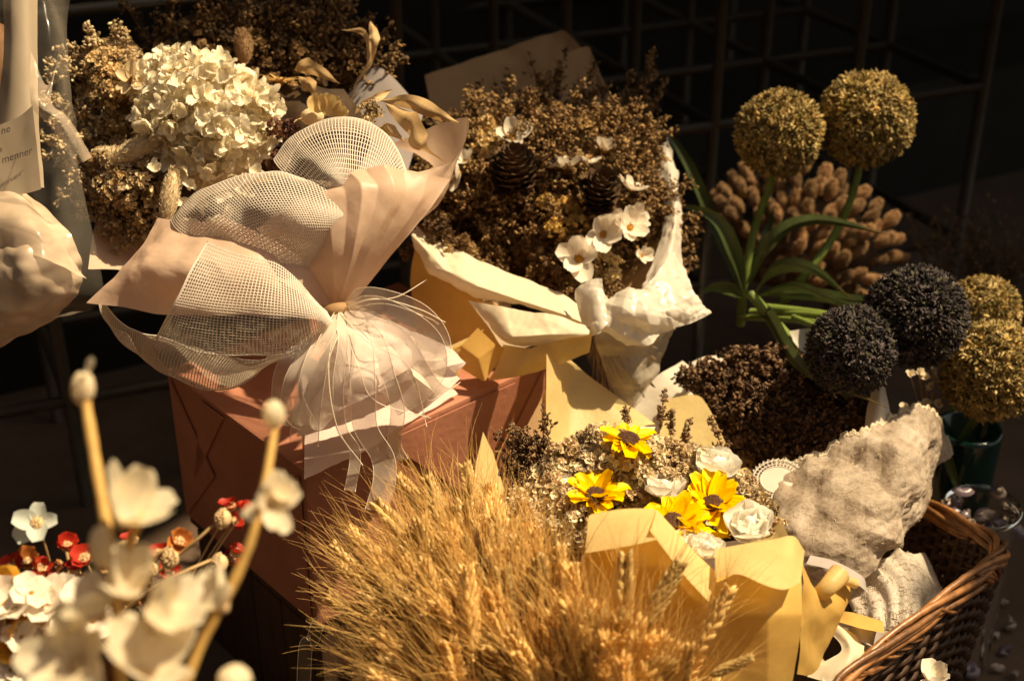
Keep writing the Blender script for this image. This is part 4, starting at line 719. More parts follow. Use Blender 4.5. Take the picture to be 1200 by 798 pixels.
# lace pouch
G = surf([[(882, 572, 1.37), (905, 545, 1.36), (940, 545, 1.355), (985, 515, 1.36), (1012, 508, 1.36), (1050, 488, 1.38), (1085, 482, 1.40), (1108, 510, 1.43), (1118, 535, 1.44)],
          [(886, 582, 1.35), (915, 570, 1.325), (950, 568, 1.315), (990, 550, 1.315), (1020, 534, 1.32), (1050, 518, 1.325), (1080, 515, 1.35), (1092, 535, 1.40), (1102, 545, 1.43)],
          [(888, 615, 1.30), (922, 600, 1.29), (960, 600, 1.285), (1000, 590, 1.28), (1030, 580, 1.285), (1060, 565, 1.30), (1082, 560, 1.33), (1090, 565, 1.38), (1092, 570, 1.42)],
          [(902, 655, 1.28), (945, 648, 1.265), (980, 645, 1.26), (1010, 635, 1.265), (1035, 625, 1.275), (1055, 612, 1.29), (1070, 600, 1.32), (1078, 600, 1.36), (1080, 600, 1.40)],
          [(925, 700, 1.27), (955, 695, 1.265), (985, 690, 1.262), (1010, 680, 1.265), (1028, 665, 1.275), (1040, 645, 1.29), (1050, 635, 1.31), (1055, 630, 1.34), (1058, 628, 1.36)]], 190, 260, wr=0)
G = G+gnormals(G)*(.0095*(facet(G.reshape(-1, 3), 24, 8.0)+.22*facet(G.reshape(-1, 3), 75, 3.0))).reshape(190, 260, 1); G[:10] += (np.linspace(1, 0, 10)[:, None]*(.004*np.abs(np.sin(np.linspace(0, 60, 260)))+.0012*rng.random(260))[None])[..., None]*UP
lw_ = gpart('lace_wrap', G, M['lace'], b4)
for off in (0, 2): V, Fs = tube(G[off][:, :]+.0011*np.sin(np.arange(G.shape[1])*1.1)[:, None]*UP, .0011, 5); part('lace_edge', V, Fs, M['creamp'], lw_)
# frilled doily edge with cut holes: spokes and rings
dc = P(912, 562, 1.335); Rd = basis(N(-.15, .75, .7), .4); doi = []
for k in range(34):
    a = k*2*math.pi/34; u = np.array([math.cos(a), math.sin(a), 0]); doi.append(tube([Rd@(u*.0165)+dc, Rd@(u*.0235)+dc], .0007, 4)); u2 = np.array([math.cos(a+.09), math.sin(a+.09), 0]); doi.append(tube([Rd@(u*.0235)+dc, Rd@(u2*.0262)+dc, Rd@(np.array([math.cos(a+.185), math.sin(a+.185), 0])*.0235)+dc], .0008, 4))
for rr_ in (.0165, .0195, .0235): a = np.linspace(0, 6.2832, 49); doi.append(tube(np.stack([np.cos(a)*rr_, np.sin(a)*rr_, 0*a], 1)@Rd.T+dc, .0008, 4, False))
a = np.linspace(0, 6.2832, 41)[:-1]; disk = np.concatenate([[[0, 0, 0]], np.stack([np.cos(a)*.0165, np.sin(a)*.0165, 0*a], 1)])@Rd.T+dc; doi.append((disk, [np.array([[0, i+1, (i+1) % 40+1] for i in range(40)])]))
o = join(doi); part('doily', o[0], o[1], M['whitep'], b4)
tm = []; uv = rng.random((160, 2))
for a_, b_ in uv:                                            # raised corded motifs of the lace
    i = int(a_*188); j = int(b_*258); p = G[i, j]; nn = gnormals(G[max(0, i-1):i+2, max(0, j-1):j+2])[0, 0]
    nn = nn if nn@FW < 0 else -nn; Rb = basis(nn, rng.random()*6); t = np.linspace(0, 3.5, 8); rr_ = .0028*(1-.1*t); tm.append(tube(np.stack([np.cos(t)*rr_, np.sin(t)*rr_, 0*t], 1)@Rb.T+p+nn*.0006, .0002, 3, False))
o = join(tm); part('lace_cord', o[0], o[1], M['creamp'], b4, stuff=True)
# ------------------------------------------------------------------ wicker basket
bk = root('wicker_basket', 'dark brown wicker basket holding the lace and yellow bouquets', 'basket', P(1050, 740, 1.45)*np.array([1, 1, 0]))
rim = PA([(960, 840, 1.12), (1000, 790, 1.15), (1085, 722, 1.21), (1150, 672, 1.27), (1172, 652, 1.31), (1160, 634, 1.35), (1110, 610, 1.41), (1060, 588, 1.47), (1040, 580, 1.50)])
rim = cr(rim, np.linspace(0, 8, 120)); cen = P(960, 700, 1.36)
def ring_at(z, shrink): q = rim.copy(); h = rim[:, 2]; q[:, :2] = cen[:2]+(q[:, :2]-cen[:2])*shrink; q[:, 2] = h-z; return q
for s in range(9):
    ph = s*2.1; q = ring_at(-.006+.0032*(s % 5), 1.0); t = np.linspace(0, 1, 120); out = nrm((rim-cen)*np.array([1, 1, 0])); q = q+out*(.005*np.sin(t*17+ph))[:, None]+np.array([0, 0, 1])*(.005*np.cos(t*17+ph))[:, None]+.0006*np.cumsum(rng.normal(size=(120, 3)), 0)*.3
    V, Fs = tube(q, .0026+.0006*rng.random(), 6); part('rim_cane', V, Fs, M['wick'], bk)
for s in range(26):
    q = ring_at(.012+.0075*s, 1-.006*s); t = np.arange(120); out = nrm((rim-cen)*np.array([1, 1, 0])); q = q+out*(.0035*np.sin(t*.9+(s % 2)*math.pi))[:, None]
    V, Fs = tube(q, .0034, 5); part('weave_cane', V, Fs, M['wickd'], bk)
for k in range(0, 120, 3):
    q = np.array([ring_at(z, 1-.006*z/.0075)[k] for z in (0.0, .05, .1, .15, .205)]); V, Fs = tube(q, .0035, 5); part('stake', V, Fs, M['wickd'], bk)
for k in range(14):
    i = int(rng.uniform(12, 100)); i2 = min(119, i+int(rng.uniform(6, 14))); t = np.linspace(0, 1, 8); out = nrm((rim[i]-cen)*np.array([1, 1, 0])); q = np.array([rim[int(i+(i2-i)*x)] for x in t])+out*(.006*np.sin(t*3.1))[:, None]+np.array([0, 0, 1])*(.007-.03*t)[:, None]; V, Fs = tube(q, .0025, 5); part('loose_cane', V, Fs, M['wick'], bk)
# lace cloth inside the basket
G = surf([[(985, 690, 1.34), (1010, 668, 1.34), (1050, 645, 1.37), (1080, 650, 1.42)], [(1000, 715, 1.29), (1040, 690, 1.28), (1075, 675, 1.31), (1100, 690, 1.38)], [(1010, 745, 1.26), (1045, 735, 1.25), (1080, 715, 1.27), (1110, 710, 1.34)], [(1000, 790, 1.27), (1035, 770, 1.27), (1080, 745, 1.28), (1100, 730, 1.33)]], 110, 110, wr=0)
G = crinkle(G, .005, 18, 2.0, .003, 3, .4)
lc = gpart('lace_cloth', G, M['lacew'], None, label='white corded lace cloth bunched inside the wicker basket', cat='cloth'); tm = []
for _ in range(260):
    i = int(rng.integers(1, 108)); j = int(rng.integers(1, 108)); p = G[i, j]; nn = gnormals(G[i-1:i+2, j-1:j+2])[1, 1]; nn = nn if nn@FW < 0 else -nn; Rb = basis(nn, .6+.5*rng.normal()); t = np.linspace(-1, 1, 8)
    tm.append(tube(np.stack([.004*t, .0014*np.sin(t*4), 0*t], 1)@Rb.T+p+nn*.0006, .00032, 3, False))
o = join(tm); part('lace_cord', o[0], o[1], M['lacew'], lc, stuff=True)
# ------------------------------------------------------------------ sunflower bouquet
b5 = root('sunflower_bouquet', 'yellow paper bouquet of sunflowers and white roses', 'bouquet', P(880, 790, 1.15))
sheet('back_paper', [[(645, 570, 1.30), (690, 570, 1.30), (740, 560, 1.30), (790, 560, 1.30)], [(640, 520, 1.32), (668, 510, 1.355), (720, 515, 1.36), (770, 520, 1.35)], [(640, 460, 1.335), (668, 455, 1.38), (700, 460, 1.385), (755, 500, 1.38)], [(641, 414, 1.35), (664, 418, 1.385), (690, 440, 1.395), (768, 497, 1.39)]], M['yellowp'], b5, nu=60, nv=70, wr=.002, sc=10, lin=.35)
sheet('back_paper', [[(640, 540, 1.29), (700, 520, 1.30), (760, 520, 1.31)], [(650, 520, 1.30), (705, 502, 1.31), (768, 500, 1.33)]], M['creamp'], b5, nu=14, wr=.001)
sheet('back_paper', [[(640, 560, 1.31), (600, 580, 1.30)], [(642, 500, 1.33), (608, 522, 1.32)], [(644, 450, 1.345), (640, 456, 1.34)]], M['brownp'], b5, nu=20, nv=12, wr=.001)  # brown stands in for the shaded left part of the yellow sheet
sheet('side_paper', [[(600, 640, 1.22), (640, 620, 1.25)], [(575, 600, 1.25), (600, 580, 1.28)], [(556, 560, 1.28), (592, 575, 1.30)], [(566, 506, 1.31), (578, 530, 1.32)]], M['yellowp'], b5, wr=.001, lin=.4)
sheet('side_paper', [[(655, 690, 1.14), (690, 660, 1.17)], [(610, 630, 1.17), (650, 640, 1.19)], [(590, 590, 1.20), (612, 575, 1.22)]], M['yellowp'], b5, wr=.001)
sheet('side_paper', [[(760, 560, 1.32), (800, 570, 1.31), (850, 580, 1.30)], [(772, 520, 1.36), (815, 530, 1.35), (858, 550, 1.33)], [(776, 468, 1.40), (822, 466, 1.39), (858, 535, 1.34)]], M['yellowp'], b5, wr=.002, lin=.3)
sheet('side_paper', [[(850, 560, 1.30), (852, 590, 1.28), (870, 640, 1.22)], [(872, 548, 1.31), (885, 590, 1.27), (905, 640, 1.20)], [(880, 552, 1.30), (905, 590, 1.25), (928, 636, 1.18)]], M['yellowp'], b5, wr=.001)
# front
G = surf([[(668, 700, 1.10), (700, 790, 1.12), (720, 830, 1.13)], [(688, 640, 1.075), (715, 720, 1.07), (740, 830, 1.09)], [(692, 604, 1.08), (720, 660, 1.055), (760, 830, 1.07)], [(765, 598, 1.09), (775, 665, 1.05), (800, 830, 1.06)], [(800, 640, 1.095), (812, 700, 1.045), (840, 830, 1.06)], [(838, 672, 1.10), (850, 720, 1.05), (870, 830, 1.07)], [(890, 650, 1.095), (900, 720, 1.05), (900, 830, 1.08)], [(938, 640, 1.11), (940, 720, 1.075), (925, 830, 1.10)]], 120, 60, wr=.007, sc=12, seed=4, lin=.6)
gpart('front_paper', G, M['yellowdeep'], b5)
# turned down rims, a second layer standing proud of the front
def layer(rows, m='yellowp', **k): sheet('folded_rim', rows, M[m], b5, **k)
layer([[(686, 648, 1.045), (690, 604, 1.068)], [(735, 640, 1.032), (730, 597, 1.070)], [(770, 632, 1.030), (768, 597, 1.070)]], wr=.001, sc=12, lin=.5)
layer([[(762, 622, 1.034), (770, 597, 1.066)], [(795, 665, 1.026), (808, 640, 1.06)], [(830, 705, 1.022), (842, 674, 1.06)]], 'yellowp', wr=.001, lin=.5)
layer([[(838, 676, 1.032), (838, 643, 1.070)], [(866, 672, 1.024), (872, 637, 1.075)], [(895, 684, 1.022), (905, 632, 1.085)], [(920, 690, 1.030), (930, 628, 1.095)], [(938, 682, 1.055), (943, 645, 1.11)]], wr=.0012, sc=12)
sheet('side_paper', [[(938, 640, 1.12), (940, 690, 1.085), (935, 790, 1.10)], [(950, 690, 1.14), (960, 700, 1.11), (950, 790, 1.12)], [(985, 680, 1.16), (985, 720, 1.14), (965, 770, 1.14)], [(998, 686, 1.17), (995, 705, 1.16), (970, 745, 1.16)]], M['yellowdeep'], b5, wr=.002, lin=.3)
sheet('side_paper', [[(945, 660, 1.15), (950, 650, 1.16)], [(975, 668, 1.145), (980, 658, 1.16)], [(1005, 685, 1.15), (1010, 675, 1.16)], [(1020, 698, 1.16), (1015, 690, 1.165)]], M['lilac'], b5, nu=30, nv=12, wr=.001)
V, Fs = tube(curve(PA([(958, 698, 1.12), (970, 688, 1.115), (984, 672, 1.125)]), 12), np.linspace(.006, .0088, 12), 14, False); part('paper_roll', V, Fs, M['yellowp'], b5)
V, Fs = tube(curve(PA([(975, 682, 1.15), (990, 680, 1.145), (1003, 684, 1.15)]), 12), .004, 10, False); part('paper_roll', V, Fs, M['yellowp'], b5)
# flowers
FP = [(640, 530), (700, 500), (770, 510), (850, 545), (905, 590), (915, 640), (850, 660), (780, 620), (700, 620), (690, 660), (600, 590)]
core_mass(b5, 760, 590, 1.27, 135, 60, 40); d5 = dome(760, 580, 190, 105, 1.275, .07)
SB = [(.84, .68, .46), (.90, .75, .53), (.74, .57, .36), (.60, .43, .25)]
fill(b5, clumps([(600, 600), (650, 530), (700, 505), (770, 520), (840, 540), (880, 580), (880, 620), (820, 620), (760, 600), (700, 600), (690, 660), (640, 620)], d5, 230, .009, 44, .0029, SB))
fill(b5, clumps([(590, 590), (650, 560), (700, 620), (700, 690), (650, 640)], dome(650, 620, 80, 80, 1.20, .03), 50, .008, 34, .0030, SB))
fill(b5, clumps([(870, 560), (890, 580), (915, 615), (900, 630), (870, 600)], dome(890, 590, 50, 50, 1.25, .02), 20, .007, 40, .0024, SB[2:]))
q = sample([(590, 590), (610, 560), (650, 540), (650, 580), (620, 595)], 30); fill(b5, twigs([P(a, b, 1.26) for a, b in q], [N(-.3+.3*rng.normal(), 1, .3) for _ in q], .035+.02*rng.random(30), [(.2, .12, .06)], [(.16, .09, .05), (.34, .2, .1)], 9, .35, .002))
tw = [((600, 560), (598, 500), 1.34), ((615, 570), (612, 520), 1.32), ((770, 520), (782, 455), 1.34), ((785, 520), (788, 480), 1.34), ((735, 500), (733, 478), 1.33), ((800, 540), (806, 490), 1.34), ((860, 560), (830, 480), 1.32), ((620, 560), (630, 505), 1.32)]
fill(b5, twigs([P(*a, d) for a, b, d in tw], [nrm(P(*b, d)-P(*a, d)) for a, b, d in tw], [np.linalg.norm(P(*b, d)-P(*a, d)) for a, b, d in tw], [(.2, .12, .06)], [(.26, .14, .07), (.4, .26, .14)], 26, .16, .0022, droop=.05))
PM['sun'] = mesh('petal_f', *petal(.0235, .0052, .15, .6, 9, 5, .35, pw=.8), M['sunf']); PM['sunb'] = mesh('petal_g', *petal(.0225, .0050, .6, .6, 9, 5, .35, ruf=.12, pw=.8), M['sunf'])
V, Fs = ell((0.0088, 0.0088, .005), 8, 20, .05, 3); i = np.arange(260); a = i*2.39996; rr_ = 0.0088*np.sqrt(i/260); Tt = np.stack([np.cos(a)*rr_, np.sin(a)*rr_, .005*np.sqrt(np.clip(1-(rr_/0.0088)**2, 0, 1))], 1)
s1 = scatter(T_BUD, bases(nrm(Tt+[0, 0, .004]), a), Tt, np.full(260, .0008)); o = join([(V, Fs), s1]); PM['sunc'] = mesh('sunflower', o[0], o[1], M['disc'])
def sunf(px, py, d, nv, s_=1.0, roll=0, n=15, gone=(), op=.35):
    s = s_*1.28
    f = inst('sunflower', PM['sunc'], b5, P(px, py, d), basis(N(*nv), roll), s)
    for k in range(2):
        for i in range(n):
            if (i in gone): continue
            local('petal', PM['sunb' if (i+k) % 3 == 0 else 'sun'], f, rz(2*math.pi*(i+.5*k)/n+.08*rng.normal())@rx(op-.25+.25*k+.16*rng.normal()), (0, 0, -.001*k), (.95+.15*rng.normal())*(1-.12*k))
    return f
sunf(698, 582, 1.175, (.0, .85, .5), .98, .3, 13); sunf(835, 592, 1.170, (.1, .7, .7), .98, 1.2, 13); sunf(788, 613, 1.135, (.05, .7, .65), .95, .2, 13)
sunf(736, 516, 1.205, (.15, .85, .45), .95, .4, 9, (), .1); sunf(818, 628, 1.13, (.3, .9, .2), .7, .8, 9); sunf(722, 572, 1.20, (.8, .6, .3), .5, 0, 9)
def rose(px, py, d, nv, s=1.0, roll=0):
    f = inst('rose', PM['rosec'], b5, P(px, py, d), basis(N(*nv), roll), s)
    for k, (n, op, sc_) in enumerate([(3, .75, .45), (4, .55, .68), (5, .3, .9), (5, .02, 1.05)]):
        for i in range(n): local('petal', PM['rosep'], f, rz(6.283*(i+.37*k)/n)@rx(op+.08*rng.normal()), (0, 0, .001), sc_)
PM['rosep'] = mesh('petal_h', *petal(.0200, .0118, 1.75, .35, 12, 9, .5, ruf=.05, pw=.6), M['rose'])
V, Fs = ell((.005, .005, .008), 8, 10); V = V+np.array([0, 0, .006]); PM['rosec'] = mesh('rose', V, Fs, M['rose'])
rose(838, 556, 1.20, (.1, .9, .45), 1.25, .2); rose(878, 622, 1.135, (-.1, .7, .7), 1.22, .9); rose(778, 582, 1.19, (0, 1, .3), 1.15, .5); rose(660, 584, 1.19, (-.4, .9, .3), 1.0, 0); rose(825, 652, 1.10, (.1, 1, .4), .95, 2); rose(808, 640, 1.12, (.1, 1, .4), .8, 1)
# paper scraps at the basket bottom
pb = root('folded_paper', 'loose cream wrapping paper crumpled between the basket and yellow bouquet', 'paper', P(990, 780, 1.22))
sheet('sheet', [[(965, 735, 1.20), (985, 730, 1.19), (1015, 750, 1.20)], [(985, 760, 1.16), (1000, 765, 1.15), (1012, 770, 1.17)], [(940, 790, 1.15), (975, 800, 1.14), (1000, 800, 1.15)]], M['creamp'], pb, wr=.006, sc=22)
sheet('sheet', [[(975, 715, 1.21), (1000, 718, 1.20), (1035, 728, 1.21)], [(980, 728, 1.19), (1005, 735, 1.18), (1036, 742, 1.19)]], M['yellowdeep'], pb, nu=16, wr=.001)
sheet('sheet', [[(985, 735, 1.215), (1010, 735, 1.20), (1045, 740, 1.23)], [(990, 745, 1.20), (1020, 755, 1.19), (1035, 765, 1.22)]], M['lilac'], pb, nu=16, wr=.004)
sheet('sheet', [[(950, 755, 1.17), (960, 765, 1.16)], [(965, 800, 1.14), (985, 800, 1.14)], [(975, 840, 1.12), (1000, 830, 1.12)]], M['creamp'], pb, nu=16, wr=.003)
# ------------------------------------------------------------------ vase, jar with shells, loose shells
vz = root('glazed_vase', 'dark green glazed vase behind the wicker basket', 'vase', P(1128, 560, 1.58)*np.array([1, 1, 0]))
def lathe(prof, c, n=32):
    pr = np.array(prof); a = np.arange(n)*2*math.pi/n; V = np.stack([pr[:, 0:1]*np.cos(a), pr[:, 0:1]*np.sin(a), np.repeat(pr[:, 1:2], n, 1)], -1).reshape(-1, 3)+np.array(c); return V, [gridf(len(pr), n, True)]
vb = P(1125, 560, 1.58); vtop = P(1125, 478, 1.58)[2]; V, Fs = lathe([(.001, 0), (.028, 0), (.032, .02), (.034, vtop*.5), (.036, vtop-.005), (.034, vtop), (.031, vtop-.002), (.030, vtop*.4), (0.001, vtop*.38)], (vb[0], vb[1], .0)); part('body', V, Fs, M['glassg'], vz)
q = sample([(1060, 440), (1100, 430), (1130, 480), (1110, 500), (1050, 490)], 16)
sd = root('small_dried_flowers', 'tiny cream dried blossoms on thin stems below the larger purple allium', 'flowers', P(1090, 510, 1.52)); PM['tiny'] = mesh('petal_i', *petal(.006, .0028, .5, .4, 4, 3, .4), M['creamp'])
for a, b in q:
    flower5(sd, a, b, 1.45, (rng.normal()*.5, .5, .7), 1, rng.random()*6, 5, .5, 'tiny', 'yc', cs=.4); V, Fs = tube([P(a, b, 1.455), P((a+1090)/2, (b+520)/2, 1.49), P(1090, 520, 1.52)], .0006, 4); part('stem', V, Fs, M['twigc'], sd)
jb = P(1152, 640, 1.46); jz = 1.05-1.46*(sp+cp*(590-399)/F)
jr = root('glass_jar', 'open glass jar full of shells beside the wicker basket', 'jar', np.array([jb[0], jb[1], 0]))
gl = bpy.data.materials.new('jar_glass'); gl.use_nodes = True; g_ = gl.node_tree.nodes['Principled BSDF']; g_.inputs['Transmission Weight'].default_value = 1; g_.inputs['Roughness'].default_value = .04; g_.inputs['Base Color'].default_value = (.8, .78, .7, 1)
jb2 = P(1152, 592, 1.45); V, Fs = lathe([(.001, 0), (.030, 0), (.036, .01), (.037, jb2[2]-.01), (.039, jb2[2]), (.037, jb2[2]), (.035, jb2[2]-.01), (.034, .012), (.001, .008)], (jb2[0], jb2[1], 0)); part('glass', V, Fs, gl, jr)
def shell_mesh(r, m, spiral=False):
    if spiral: t = np.linspace(0, 14, 60); q = np.stack([np.cos(t)*r*.5*(1-t/15), np.sin(t)*r*.5*(1-t/15), t/14*r*1.6], 1); V, Fs = tube(q, r*.36*(1.03-t/14.5), 8); return mesh('shell', V, Fs, m)
    u = np.linspace(0, 1, 10); v = np.linspace(-1, 1, 25); V = np.stack([np.sin(v[None]*1.1)*u[:, None]*r, np.cos(v[None]*1.1)*u[:, None]*r-.5*r, (.45*np.sin(u*2.6)[:, None]+.04*np.cos(v[None]*32)*u[:, None])*r], -1).reshape(-1, 3); return mesh('shell', V, gridf(10, 25), m)
SH = [shell_mesh(.012, M['shell']), shell_mesh(.011, M['shell'], True), shell_mesh(.013, M['shelld'])]
for k in range(55):
    a = rng.random()*6.28; r_ = .029*math.sqrt(rng.random()); z = jb2[2]-.012-.07*(k/55)
    inst('shell', SH[k % 3], jr, (jb2[0]+r_*math.cos(a), jb2[1]+r_*math.sin(a), z), basis(rng.normal(size=3)+[0, 0, 1], a), .9)
for (x, y, s, m, lb) in [(1128, 578, 1.0, 2, 'purple grey shell standing at the left of the jar mouth'), (1172, 580, .8, 1, 'upright orange brown spiral shell behind the jar'), (1108, 590, .6, 1, 'small cream shell left of the glass jar'), (1196, 625, .9, 2, 'dark purple shell at the right picture edge'), (1175, 706, .8, 0, 'brown scallop shell alone on the dark floor')]:
    z = max(.004, 1.05-1.46*(sp+cp*(y-399)/F)) if y < 640 else .005; dd = dz(y, z) if y > 640 else 1.44
    o_ = inst('shell', SH[m], None, P(x, y, dd), basis((.2*rng.normal(), -.3, 1), x), s); setp(o_, lb, 'shell', 'shells by the glass jar')
sl_ = ['ribbed shell in the middle left of the floor heap', 'purple shell in the centre of the floor heap', 'spiral shell at the left of the floor heap', 'ribbed brown shell below the purple one in the floor heap', 'dark purple shell at the lower left of the floor heap', 'spiral shell at the top right of the floor heap', 'ribbed shell at the very bottom right corner of the picture', 'dark purple shell at the top of the floor heap']
sp_l = [(1165, 745), (1178, 762), (1150, 768), (1168, 782), (1140, 790), (1185, 735), (1188, 790), (1155, 730)]
for k, (x, y) in enumerate(sp_l):
    o_ = inst('shell', SH[(k*2) % 3], None, P(x, y, dz(y, .006)), basis((.3*rng.normal(), .3*rng.normal(), 1), k), .85); setp(o_, sl_[k], 'shell', 'shells heaped on the floor')
# ------------------------------------------------------------------ wheat
wt = root('wheat_bunch', 'thick bunch of golden bearded wheat ears in front of the box', 'dried wheat', P(690, 980, 1.12))
def ear_mesh():
    parts, aw = [], []; n = 11; L = .062; g = petal(1, .5, -.4, .8, 5, 4, .3)
    for i in range(n):
        t = i/(n-1); z = L*t*.92
        for s in (-1, 1):
            for q in (-1, 0, 1):
                az = (0 if s > 0 else math.pi)+q*.75+(i % 2)*.25; D = nrm(np.array([math.cos(az)*.42, math.sin(az)*.42, 1])+.06*rng.normal(size=3)); sz = .0142*(.75+.35*math.sin(math.pi*min(1, t*.8+.25)))
                p = np.array([math.cos(az)*.0026, math.sin(az)*.0026, z+.001*q]); B = basis(D, az); parts.append(xf(([T_BUD[0]*np.array([.46, .34, .62])][0], T_BUD[1]), B, p+D*sz*.3, sz))
                if (q == 0 and i % 4) or (q == s and i % 3 == 0):
                    l = (.060-.014*t)*(.7+.5*rng.random()); d0 = nrm(np.array([math.cos(az)*.30, math.sin(az)*.30, 1])+.10*rng.normal(size=3)); b = rng.normal(size=3)*.12; pts = [p+D*sz*.7+d0*l*x+(b+d0*[.5, .5, 0]*.3)*l*x*x for x in (0, .3, .65, 1)]
                    aw.append(tube(pts, np.array([.00028, .00024, .00018, .00008]), 3, False))
    V, Fs = tube([(0, 0, -.03), (0, 0, L)], .0011, 5); parts.append((V, Fs)); a = join(parts); b = join(aw); return mesh('ear', a[0], a[1], M['wheat']), mesh('awns', b[0], b[1], M['awn'])
EM = [ear_mesh() for _ in range(5)]
WP = [(425, 670), (440, 635), (465, 620), (495, 590), (525, 590), (560, 580), (600, 600), (640, 620), (690, 690), (740, 722), (790, 748), (835, 775), (845, 830), (425, 830), (420, 780), (418, 720)]
WB = P(680, 1010, 1.06)
spots = [(a, b) for a, b in spread(WP, 155, 8)]
spots = sorted(spots, key=lambda s: s[1])
def wheat_d(x, y): r = math.hypot((x-600)/260, (y-780)/240); return 1.03+.14*min(1.3, r)**2-.10*min(1, max(0, (x-620)/120))
stalks = []
for k, (x, y) in enumerate(spots+[(733, 650), (797, 660), (855, 690), (410, 622), (466, 560), (545, 545), (400, 665), (395, 755), (385, 700), (440, 590), (500, 560), (390, 640), (575, 570)]):
    special = k >= len(spots); d = wheat_d(x, y)+(.012*rng.normal() if not special else 0)
    if (x, y) in [(733, 650), (797, 660), (855, 690)]: d = 1.02
    tip = P(x, y, d); dirn = nrm(tip-WB); 
    if (x, y) == (733, 650): dirn = N(.02, 1, .1)
    if (x, y) == (797, 660): dirn = N(.55, 1, .1)
    if (x, y) == (855, 690): dirn = N(.5, 1, .2)
    if x < 470: dirn = nrm(dirn+.35*N(-1, .1, .2))
    if not special: dirn = nrm(dirn+.13*rng.normal(size=3)+.12*(-FW))
    s = (.88+.27*rng.random()) if not special else .85; e, aw = EM[k % 5]; R = basis(dirn, rng.random()*6.28); base = tip-dirn*.062*s
    o_ = inst('ear', e, wt, base, R, s); local('awns', aw, o_)
    q = cr(np.array([base-dirn*.02*s, base*.55+WB*.45-np.array([0, 0, .012]), WB]), np.linspace(0, 2, 7)); stalks.append(tube(q, .0011, 4, False))
o = join(stalks); part('straw_stalks', o[0], o[1], M['stalk'], wt, stuff=True)
w1 = P(815, 778, 1.0)
fz = inst('ear', EM[0][0], wt, P(800, 800, .99), basis(N(.1, .9, .5), 0), .55); local('awns', EM[1][1], fz); fz2 = inst('ear', EM[2][0], wt, P(835, 790, 1.0), basis(N(.9, .5, .4), 0), .5); local('awns', EM[2][1], fz2)
KD = .87
# ------------------------------------------------------------------ blurred white blossoms nearest the viewer
fg = root('blossom_branch', 'large out of focus cream blossoms and buds on two straw coloured stems, nearest the viewer', 'branch', P(160, 860, .80))
M['fgp'] = mat('cream_blossom_petal', (.98, .88, .68), .5, .55, .22, 60, .4, 70, stretch=(4, .3, 1)); M['fgs'] = mat('straw_branch', (.62, .38, .13), .55, .05, .25, 60)
PM['fg'] = mesh('petal_j', *petal(.034, .0112, .35, .35, 12, 9, .22, ruf=.05), M['fgp']); PM['fgb'] = mesh('petal_k', *petal(.033, .0118, .75, .4, 12, 9, .22, ruf=.08), M['fgp'])
PM['fgc'] = center_mesh(.005, M['straw'], 60, .9, .3)
def br(c, r0, r1): V, Fs = tube(curve(PA([(a, b, d*KD) for a, b, d in c]), 60), KD*np.linspace(r0, r1, 60)*(.92+.10*np.abs(np.sin(np.arange(60)*.33))+.08*rng.random(60)), 10); part('stem', V, Fs, M['fgs'], fg)
br([(146, 860, .80), (140, 760, .80), (128, 640, .80), (113, 550, .81), (100, 470, .82)], .0036, .0031); br([(205, 830, .82), (240, 745, .82), (275, 680, .82), (300, 615, .82), (312, 560, .83), (322, 500, .84)], .0033, .0023)
br([(135, 680, .80), (150, 640, .79), (165, 605, .78)], .003, .0025)
def bud(px, py, d, rx_, ry_, nv, label=None):
    d = d*KD; V, Fs = ell((rx_*d/F, rx_*d/F, ry_*d/F), 12, 14, .08, 2); o = inst('bud', mesh('bud', V, Fs, M['fgp']), fg, P(px, py, d), basis(N(*nv), 0)); return o
bud(321, 485, .84, 13, 17, (-.1, 1, .2)); bud(97, 455, .82, 14, 20, (.1, 1, .2))
for a in range(4): inst('petal', PM['fgb'], fg, P(96, 468, .818*KD), basis(N(0, 1, .2), a*1.6)@rx(1.2), .42*KD)
inst('petal', PM['fgb'], fg, P(104, 436, .815*KD), basis(N(1, -.2, .4), .4), .35*KD)
bud(118, 640, .79, 14, 26, (0, 1, .1)); bud(275, 795, .78, 20, 16, (0, 1, .2))
def fl(px, py, d, nv, s, roll, n=5, op=.4, pm='fg'):
    f = flower5(fg, px, py, d*KD, nv, s*KD, roll, n, op, pm, 'fgc', cs=.9); return f
fl(143, 612, .785, (.55, .8, .3), 1.0, .3, 5, .75); fl(316, 592, .825, (.3, .35, .85), .55, .9, 6, .25); fl(322, 582, .83, (.7, .6, .5), .38, .1, 5, .6)
fl(118, 722, .79, (-.5, .8, .35), 1.0, .2, 4, .45); fl(178, 728, .77, (.65, .6, .45), 1.0, 1.0, 5, .6); fl(92, 778, .775, (-.4, .45, .8), 1.1, .6, 5, .25); fl(168, 792, .76, (.3, .85, .45), 1.05, .2, 4, .5); fl(150, 700, .78, (.1, .95, .3), .95, .5, 5, .6)
fl(262, 712, .82, (-.6, .9, .15), .8, .5, 4, .7)
